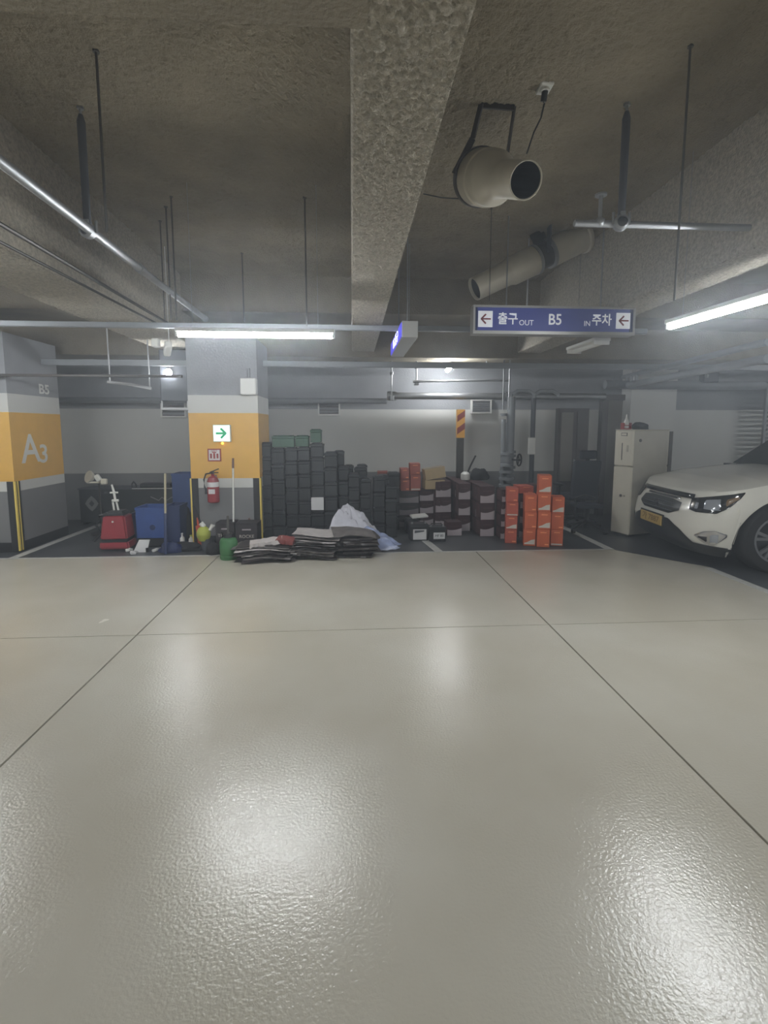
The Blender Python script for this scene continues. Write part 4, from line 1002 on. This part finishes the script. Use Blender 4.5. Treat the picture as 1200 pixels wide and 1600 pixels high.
o = MB().prism([(-.09, 0, 0), (.07, 0, 0), (.09, .05, .13), (-.04, .05, .13)], (0, .02, 0.01)).done('board', 'paper', t); MB().bb(.06, .09, .0, .03, .0, .05).done('clip', 'black', t)
rr = random.Random(4)
scr = [(200, 862, 'white_plastic'), (208, 866, 'paper'), (242, 862, 'white_plastic'), (252, 860, 'galv'), (236, 852, 'black'), (248, 848, 'black')]
nm = ['small white scrap left of the tilted board', 'flat pale scrap under the tilted board', 'small white scrap right of the tilted board', 'metal scrap near the pole foot', 'black tool piece before the blue crate', 'black tool piece nearest the pole']
for k, (x, y, m) in enumerate(scr):
    a = at(x, y, Z=0); o = MB().box((0, 0, .02), (rr.uniform(.04, .09), rr.uniform(.03, .06), .035), rot=(rr.uniform(-.3, .3), rr.uniform(-.3, .3), rr.uniform(0, 3)), bev=.006).box((.03, .01, .03), (.05, .015, .02), rot=(.2, .4, 1)).done('scrap_piece', m, None, loc=a); tag(o, nm[k], 'scrap')
blob('black_bag', 'dark bundle heaped behind the small white bottle', 'bag', at(290, 846, Z=0)+Vector((-.02, .12, 0)), (.16, .14, .3), 'black_matte', 12)
blob('black_bag', 'dark blue-black cloth heap right of the front blue crate', 'bag', at(268, 862, Z=0)+Vector((.0, .0, 0)), (.14, .09, .09), 'blue_dark', 13)

# ================================================================== CHAIRS
def office_chair(label, x, y, rz):
    t = thing('office_chair', label, 'chair', (x, y, 0), rz)
    b = MB(); b.box((0, 0, 0), (.44, .06, .56), bev=.03, seg=3); o = b.done('backrest', 'chair', t, smooth=True); o.location = (0, .24, .74); o.rotation_euler = (R(-8), 0, 0)
    MB().box((0, .28, 1.10), (.27, .05, .13), bev=.025, seg=3).done('headrest', 'chair', t, smooth=True)
    MB().box((0, .27, 1.03), (.05, .03, .12)).done('headrest_stem', 'black', t)
    MB().box((0, 0, .45), (.48, .46, .08), bev=.03, seg=3).done('seat', 'chair', t, smooth=True)
    for s_ in (-1, 1):
        MB().tube([(s_*.2, 0, .42), (s_*.29, 0, .44), (s_*.29, .02, .62)], .016, 8).box((s_*.29, -.02, .64), (.06, .26, .035), bev=.012).done('armrest', 'black', t)
    MB().cyl((0, 0, .1), (0, 0, .42), .03).done('gas_lift', 'black', t)
    for k in range(5):
        a = k*2*math.pi/5+.3; l_ = MB(); l_.cyl((0, 0, .12), (.29*math.cos(a), .29*math.sin(a), .075), .025, .015, seg=8).done('leg', 'black', t)
        MB().cyl((.29*math.cos(a)-.02, .29*math.sin(a), .03), (.29*math.cos(a)+.02, .29*math.sin(a), .03), .03, seg=12).done('caster', 'black', t)
    return t
a = at(904, 790, Y=7.35)
office_chair('dark blue office chair with headrest, its back to the viewer', a.x, 7.45, math.pi+R(6))
# a second chair frame, tipped
a = at(940, 838, Z=0)
t = thing('chair_base', 'black chair frame lying on the floor left of the water dispenser', 'chair', (a.x-.05, a.y+.35, 0))
for k in range(4):
    an = k*math.pi/2+.5; MB().cyl((0, 0, .16), (.3*math.cos(an), .3*math.sin(an), .05), .025, .018, seg=8).done('leg', 'black', t); MB().cyl((.3*math.cos(an)-.02, .3*math.sin(an), .035), (.3*math.cos(an)+.02, .3*math.sin(an), .035), .034).done('caster', 'black', t)
MB().cyl((0, 0, .14), (0, 0, .36), .03).done('gas_lift', 'black', t); MB().box((0, .02, .38), (.36, .34, .06), bev=.025, seg=2).done('seat', 'chair', t, smooth=True)
MB().tube([(-.18, 0, .38), (-.2, -.05, .5), (-.1, -.1, .55), (.05, -.1, .5)], .014, 8).done('armrest', 'black', t)

# ================================================================== WATER DISPENSER, CABINET
a = at(953, 833, Z=0); b = at(981, 840, Z=0); top = at(992, 672, Y=b.y)
ang = math.atan2(b.y-a.y, b.x-a.x); W = (b-a).length; ZD = top.z
dv_ = Vector((-math.sin(ang), math.cos(ang), 0)); D = .3
def scr_x(p):
    c, s_ = math.cos(PS), math.sin(PS); vx = p.x*c-p.y*s_; vy = p.x*s_+p.y*c
    return PX+F*vx/(vy*math.cos(TH)-(p.z-EYE)*math.sin(TH))
while D < .67 and scr_x(b+dv_*D+Vector((0, 0, ZD))) < 1047: D += .01
t = thing('water_dispenser', 'tall cream water dispenser standing left of the white car', 'dispenser', (a.x, a.y, 0), ang)
MB().bb(0, W, 0, D, .03, ZD*.66, bev=.012).done('lower_body', 'cream', t)
MB().bb(.0, W, .0, D, ZD*.665, ZD, bev=.012).done('upper_body', 'cream', t)
MB().bb(-.03, .02, .05, D-.05, ZD*.70, ZD*.86, bev=.01).done('cup_tube', 'white_plastic', t)
MB().bb(W*.42, W*.45, -.006, .002, ZD*.72, ZD*.88).done('slot', 'door_dark', t)
MB().bb(W*.36, W*.68, -.006, .002, ZD*.945, ZD*.975).done('display', 'door_dark', t); MB().bb(W*.39, W*.65, -.008, -.004, ZD*.951, ZD*.969).done('display', 'cream', t)
for q_ in (.68, .74): MB().bb(W*q_, W*q_+.01, -.005, .002, ZD*.80, ZD*.86).done('button', 'cream_side', t)
MB().cyl((W*.5, -.012, ZD*.385), (W*.5, 0, ZD*.385), .018).done('lock', 'door_dark', t); MB().cyl((W*.68, -.01, ZD*.385), (W*.68, 0, ZD*.385), .012).done('lock', 'cream_side', t)
MB().bb(.02, W-.02, .02, D-.02, 0, .03).done('plinth', 'black', t)
MB().bb(W-.002, W+.006, .02, D-.03, .05, ZD-.01).done('side_panel', 'cream_side', t)
MB().bb(.02, W+.012, D+.0, D+.05, .3, ZD-.02).done('rear_grille', 'door_dark', t)
MB().bb(-.0, W+.004, 0, D, ZD, ZD+.008).done('top_panel', 'cream_side', t)
MB().cyl((W, .12, ZD-.14), (W+.014, .12, ZD-.14), .022, seg=12).done('screw_cap', 'door_dark', t)
p = t.matrix_basis @ Vector((W*.22, .12, ZD))
t3 = thing('spray_bottle', 'white pointed bottle in a red holder on the water dispenser', 'bottle', (p.x, p.y, ZD+.009))
MB().bb(-.055, .055, -.045, .045, .0, .015).bb(-.055, -.047, -.045, .045, .015, .09).bb(.047, .055, -.045, .045, .015, .09).bb(-.055, .055, .037, .045, .05, .06).bb(-.055, .055, -.045, -.037, .05, .06).done('wire_holder', 'red_label', t3)
MB().lathe([(.001, .016), (.036, .016), (.036, .1), (.015, .15), (.006, .21), (.001, .21)], seg=16).done('bottle_body', 'white_plastic', t3, smooth=True)
p = t.matrix_basis @ Vector((W*.5, D*.42, ZD+.01))
blob('cloth_bundle', 'dark crumpled cloth lying on top of the water dispenser', 'cloth', (p.x, p.y, p.z), (.11, .09, .07), 'black_matte', 21)

# ================================================================== CAR
car = thing('pickup_car', 'white sport utility car with yellow plate parked nose to the left', 'car', (3.60, 5.70, 0), R(174))
WX = -.82; WR = .36; AR = .43; AZ = .36; RX = -3.88
def zsh(x):
    for (xa, za), (xb, zb) in zip(SH, SH[1:]):
        if xa >= x >= xb: return za+(zb-za)*(xa-x)/(xa-xb)
    return SH[-1][1]
SH = [(.1, .76), (-.10, .775), (-.35, .85), (-.7, .925), (-1.1, .965), (-1.6, 1.0), (-5.2, 1.06)]
LV = [(.15, -.16, .84), (.24, -.05, .895), (.34, -.01, .915), (.46, .0, .93), (.58, -.02, .945), (.70, -.045, .945), (.80, -.10, .925), (.9, -.17, .89)]   # z, nose, halfwidth
def prof(f_):
    # f_ 0..1 from bottom to shoulder -> (nose, halfwidth)
    q = f_*(len(LV)-1); i = min(int(q), len(LV)-2); u = q-i
    return LV[i][1]*(1-u)+LV[i+1][1]*u, LV[i][2]*(1-u)+LV[i+1][2]*u
X0 = -.62; PP = 3.0
def outline():
    """list of (kind, value): angle samples around the nose then straight stations"""
    o = [('a', math.pi/2*(k/70.)) for k in range(0, 71)]
    xs_ = []; x = X0
    st = [-.66, -.70]+[WX+AR-.004 - 0*1]+[WX+AR*math.cos(k*math.pi/24) for k in range(1, 24)]+[WX-AR+.001, WX-AR-.004, -1.4, -1.6, -1.9, -2.3, -2.7, -3.1]+[RX+AR+.002]+[RX+AR*math.cos(k*math.pi/24) for k in range(1, 24)]+[RX-AR-.002, -4.5, -4.85]
    st = sorted({round(s_, 4) for s_ in st if s_ < X0-.001}, reverse=True)
    return o+[('x', s_) for s_ in st]
OUT = outline()
def arch(x):
    z = .15
    for c in (WX, RX):
        d_ = abs(x-c)
        if d_ < AR: z = max(z, AZ+math.sqrt(AR*AR-d_*d_)*.98)
    return z
def bpt(kind, v, f_, sgn):
    n_, w_ = prof(f_)
    if kind == 'a':
        e_ = 2/PP; x = X0+(n_-X0)*max(0, math.cos(v))**e_; y = w_*max(0, math.sin(v))**e_
    else: x = v; y = w_
    zb = arch(x); zt = zsh(x); z = zb+(zt-zb)*f_
    if zb > .16:
        # keep the profile of absolute height near the arch
        fa = (z-.15)/(zt-.15); n2, w2 = prof(fa); y = y*(w2/w_)+.02*(1-f_)
    return (x, sgn*y, z)
NL = 18
bm = MB(); grid = []
cols = [(k, v, -1) for (k, v) in reversed(OUT) if not (k == 'a' and v == 0)]+[(k, v, 1) for (k, v) in OUT]
for (k, v, s_) in cols: grid.append([bm.bm.verts.new(bpt(k, v, j/NL, s_)) for j in range(NL+1)])
for i in range(len(grid)-1):
    for j in range(NL): bm.bm.faces.new((grid[i][j], grid[i+1][j], grid[i+1][j+1], grid[i][j+1]))
# hood/deck surface: join left/right shoulder points with crown
N2 = len(OUT); mid = N2-1
left = [grid[mid+i][NL] for i in range(N2)]; rgt = [grid[mid-i][NL] for i in range(N2)]
NC = 12; prev = None
for i in range(N2):
    if i == 0: prev = [left[0]]*(NC+1); continue
    a_, b_ = left[i].co, rgt[i].co; x = a_.x; row = [left[i]]
    for q in range(1, NC):
        u = q/NC; yy = a_.y+(b_.y-a_.y)*u; s_ = 1-(2*u-1)**4
        cr = .045*min(1, max(0, (-x-.10)/.4))*s_+.03*s_*min(1, max(0, (-x-.3)/1.))
        row.append(bm.bm.verts.new((x+.03*s_*(1 if i < 20 else 0)*0, yy, a_.z+cr)))
    row.append(rgt[i])
    for q in range(NC):
        f4 = [prev[q], prev[q+1], row[q+1], row[q]]
        ff = []
        for v in f4:
            if v not in ff: ff.append(v)
        if len(ff) >= 3:
            try: bm.bm.faces.new(ff)
            except Exception: pass
    prev = row
# tail
bm.bm.verts.ensure_lookup_table()
body = bm.done('body_shell', 'car_white', car, smooth=True)
bvh = BVHTree.FromPolygons([v.co.copy() for v in body.data.vertices], [tuple(p.vertices) for p in body.data.polygons])
CX = -.75
def hit(phi, z):
    o = Vector((CX, 0, z)); d = Vector((math.cos(phi), math.sin(phi), 0))
    loc, nrm, i, dist = bvh.ray_cast(o, d, 4)
    if loc is None:
        loc, nrm, i, dist = bvh.ray_cast(Vector((CX, 0, z-.04)), d, 4)
        if loc is None: return Vector((CX, 0, z))+d*.8, d
        loc.z = z
    if nrm.dot(d) < 0: nrm = -nrm
    return loc, nrm
def lerp_pts(pts, p):
    if p <= pts[0][0]: return pts[0][1]
    for (a, za), (b, zb) in zip(pts, pts[1:]):
        if a <= p <= b: return za+(zb-za)*(p-a)/(b-a)
    return pts[-1][1]
def patch(name, m, top, bot, off=.006, n=24, nz=6, parent=None, smooth=True, mirror=True, th=.004):
    obs = []
    for s_ in ((1, -1) if mirror else (1,)):
        mb = MB(); p0, p1 = top[0][0], top[-1][0]; G = []
        for i in range(n+1):
            p = p0+(p1-p0)*i/n; zt, zb = lerp_pts(top, p), lerp_pts(bot, p); r_ = []
            for j in range(nz+1):
                z = zb+(zt-zb)*j/nz; l_, nn = hit(R(p)*s_, z); e_ = off if (0 < i < n and 0 < j < nz) else off*.6
                r_.append(mb.bm.verts.new(l_+nn*e_))
            G.append(r_)
        for i in range(n):
            for j in range(nz): mb.bm.faces.new((G[i][j], G[i+1][j], G[i+1][j+1], G[i][j+1]))
        obs.append(mb.done(name, m, parent or car, smooth=smooth))
    return obs[0]
# phi of the near corner is positive (car's left side faces the viewer)
grl = patch('grille', 'car_black', [(-33, .67), (-20, .69), (20, .69), (33, .67)], [(-33, .585), (-22, .53), (22, .53), (33, .585)], .010, 30, 5, mirror=False)
for z_ in (.56, .60, .64): patch('grille_bar', 'sleeve', [(-26, z_+.006), (26, z_+.006)], [(-26, z_-.006), (26, z_-.006)], .018, 24, 2, parent=grl, mirror=False)
patch('chrome_strip', 'chrome', [(-30, .716), (30, .716)], [(-31, .694), (31, .694)], .016, 30, 2, mirror=False)
patch('hood_deflector', 'glass_dark', [(-44, .772), (44, .772)], [(-42, .722), (42, .722)], .034, 40, 3, mirror=False)
l0, n0 = hit(0, .615)
em = MB().lathe([(.032, -.004), (.045, -.004), (.045, .006), (.032, .006)], l0+Vector((.022, 0, 0)), (1, 0, 0), 20).box(l0+Vector((.024, 0, 0)), (.008, .06, .012)).box(l0+Vector((.024, 0, .0)), (.008, .012, .06)).done('emblem', 'chrome', car, smooth=True)
hl = patch('headlight', 'glass_dark', [(41, .735), (48, .755), (58, .79), (66, .82), (72, .845)], [(41, .62), (46, .605), (58, .615), (64, .68), (69, .77), (72, .835)], .010, 34, 6)
patch('lamp_reflector', 'lens', [(51, .735), (56, .75), (60, .76)], [(51, .645), (56, .64), (60, .65)], .016, 8, 4, parent=hl, mirror=False)
patch('lamp_reflector', 'lens', [(45, .70), (47.5, .70)], [(45, .635), (47.5, .635)], .016, 5, 4, parent=hl, mirror=False)
patch('indicator_lens', 'indicator', [(62.5, .765), (69, .80)], [(62.5, .69), (69, .775)], .015, 8, 3, parent=hl, mirror=False)
patch('lower_bumper', 'car_black', [(-69, .26), (-46, .28), (-36, .40), (-24, .475), (24, .475), (36, .40), (46, .28), (69, .26)], [(-69, .152), (69, .152)], .012, 60, 8, mirror=False)
ch = patch('fog_lamp', 'chrome', [(47, .37), (52, .42), (58, .44), (64, .41)], [(47, .36), (53, .29), (58, .28), (64, .385)], .014, 16, 5)
patch('fog_lens', 'lens', [(55.5, .40), (60, .41)], [(55.5, .305), (60, .315)], .020, 6, 4, parent=ch, mirror=False)
patch('fog_recess', 'car_black', [(49, .365), (54.5, .375)], [(50, .345), (54.5, .30)], .019, 6, 4, parent=ch, mirror=False)
# plate
pl, n0 = hit(R(0), .435)
pt = MB().box((pl.x+.028, 0, .43), (.012, .50, .115), bev=.003).done('number_plate', 'plate', car)
text('가 1234'.replace('1234', '7887'), .095, 'plate_ink', 'lettering', pt, (pl.x+.035, 0, .43), (math.pi/2, 0, math.pi/2), bold=.001, sx=1.3)
MB().box((pl.x+.018, 0, .43), (.012, .54, .145)).done('plate_holder', 'car_black', car)
# greenhouse
gh = MB()
base_ = [(-1.30, .74), (-1.45, .84), (-3.75, .86)]
def ringpts(x0, x1, w0, w1, z0, z1): return [(x0, w0, z0), (x1, w1, z1), (x1, -w1, z1), (x0, -w0, z0)]
b4 = [(-1.30, .78, 1.0), (-3.7, .82, 1.06), (-3.7, -.82, 1.06), (-1.30, -.78, 1.0)]
t4 = [(-2.15, .62, 1.66), (-3.45, .62, 1.66), (-3.45, -.62, 1.66), (-2.15, -.62, 1.66)]
vb = [gh.bm.verts.new(p) for p in b4]; vt = [gh.bm.verts.new(p) for p in t4]
for i in range(4): gh.bm.faces.new((vb[i], vb[(i+1) % 4], vt[(i+1) % 4], vt[i]))
gh.bm.faces.new(vt); bmesh.ops.bevel(gh.bm, geom=list(gh.bm.edges), offset=.03, segments=2, affect='EDGES')
gh.done('cabin', 'car_white', car, smooth=True)
def pane(q, name):
    c = sum((Vector(p) for p in q), Vector())/4; n_ = (Vector(q[1])-Vector(q[0])).cross(Vector(q[2])-Vector(q[0])).normalized()
    if n_.dot(c-Vector((-2.6, 0, 1.2))) < 0: n_ = -n_
    MB().prism([c+(Vector(p)-c)*.98+n_*.003 for p in q], n_*.004).done(name, 'glass_dark', car)
pane([(-1.33, .72, 1.03), (-2.12, .575, 1.645), (-2.12, -.575, 1.645), (-1.33, -.72, 1.03)], 'windshield')
for s_ in (1, -1):
    pane([(-1.62, s_*.785, 1.09), (-2.62, s_*.80, 1.09), (-2.62, s_*.64, 1.62), (-2.2, s_*.635, 1.62)], 'side_window')
    pane([(-2.72, s_*.80, 1.09), (-3.55, s_*.80, 1.09), (-3.4, s_*.64, 1.62), (-2.72, s_*.64, 1.62)], 'side_window')
    MB().box((-2.0, s_*1.03, 1.15), (.1, .2, .14), bev=.03, seg=2).box((-1.97, s_*.88, 1.1), (.04, .12, .03)).done('wing_mirror', 'car_white', car, smooth=True)
MB().bb(-1.32, -1.24, -.74, .74, .98, 1.035).done('cowl', 'car_black', car)
MB().bb(-4.7, -.28, -.64, .64, .2, .72).bb(-.5, -.2, -.6, .6, .2, .6).done('underbody', 'black_matte', car)
MB().bb(-4.9, -4.82, -.88, .88, .2, 1.04).done('tailgate', 'car_white', car)
for s_ in (1, -1):
    for wx in (WX, RX):
        wc = Vector((wx, s_*.80, WR))
        wv = MB(); tp_ = [(.24, -.11), (.33, -.115), (.355, -.09), (.36, -.05), (.36, .05), (.355, .09), (.33, .115), (.24, .11)]
        ty = wv.lathe(tp_, wc, (0, s_, 0), 40).done('tyre', 'rubber', car, smooth=True)
        MB().lathe([(.225, .07), (.243, .108), (.24, -.1), (.20, -.09), (.001, -.05)], wc, (0, s_, 0), 36).done('wheel_barrel', 'sleeve', ty, smooth=True)
        sp = MB()
        for k in range(6):
            for dq in (-.16, .16):
                an = k*math.pi/3+.2; p0 = Vector((math.cos(an)*.05, 0, math.sin(an)*.05)); p1 = Vector((math.cos(an+dq)*.232, 0, math.sin(an+dq)*.232))
                o_ = Vector((0, s_*.095, 0)); bar(sp, wc+p0+o_, wc+p1+o_, .03, .03)
        sp.lathe([(.001, .115), (.05, .11), (.06, .08)], wc, (0, s_, 0), 20); sp.lathe([(.222, .09), (.222, .11), (.243, .112), (.243, .09)], wc, (0, s_, 0), 36)
        sp.done('rim', 'rim', ty, smooth=True)
    for wx in (WX, RX):
        wl = MB()
        for k in range(12):
            a0 = math.pi*k/12; a1 = math.pi*(k+1)/12
            p = [Vector((wx+(AR-.004)*math.cos(q), 0, AZ+(AR-.004)*.98*math.sin(q))) for q in (a0, a1)]
            v = [wl.bm.verts.new((p[0].x, s_*.6, p[0].z)), wl.bm.verts.new((p[1].x, s_*.6, p[1].z)), wl.bm.verts.new((p[1].x, s_*.93, p[1].z)), wl.bm.verts.new((p[0].x, s_*.93, p[0].z))]; wl.bm.faces.new(v)
        wl.done('wheel_liner', 'black_matte', car)
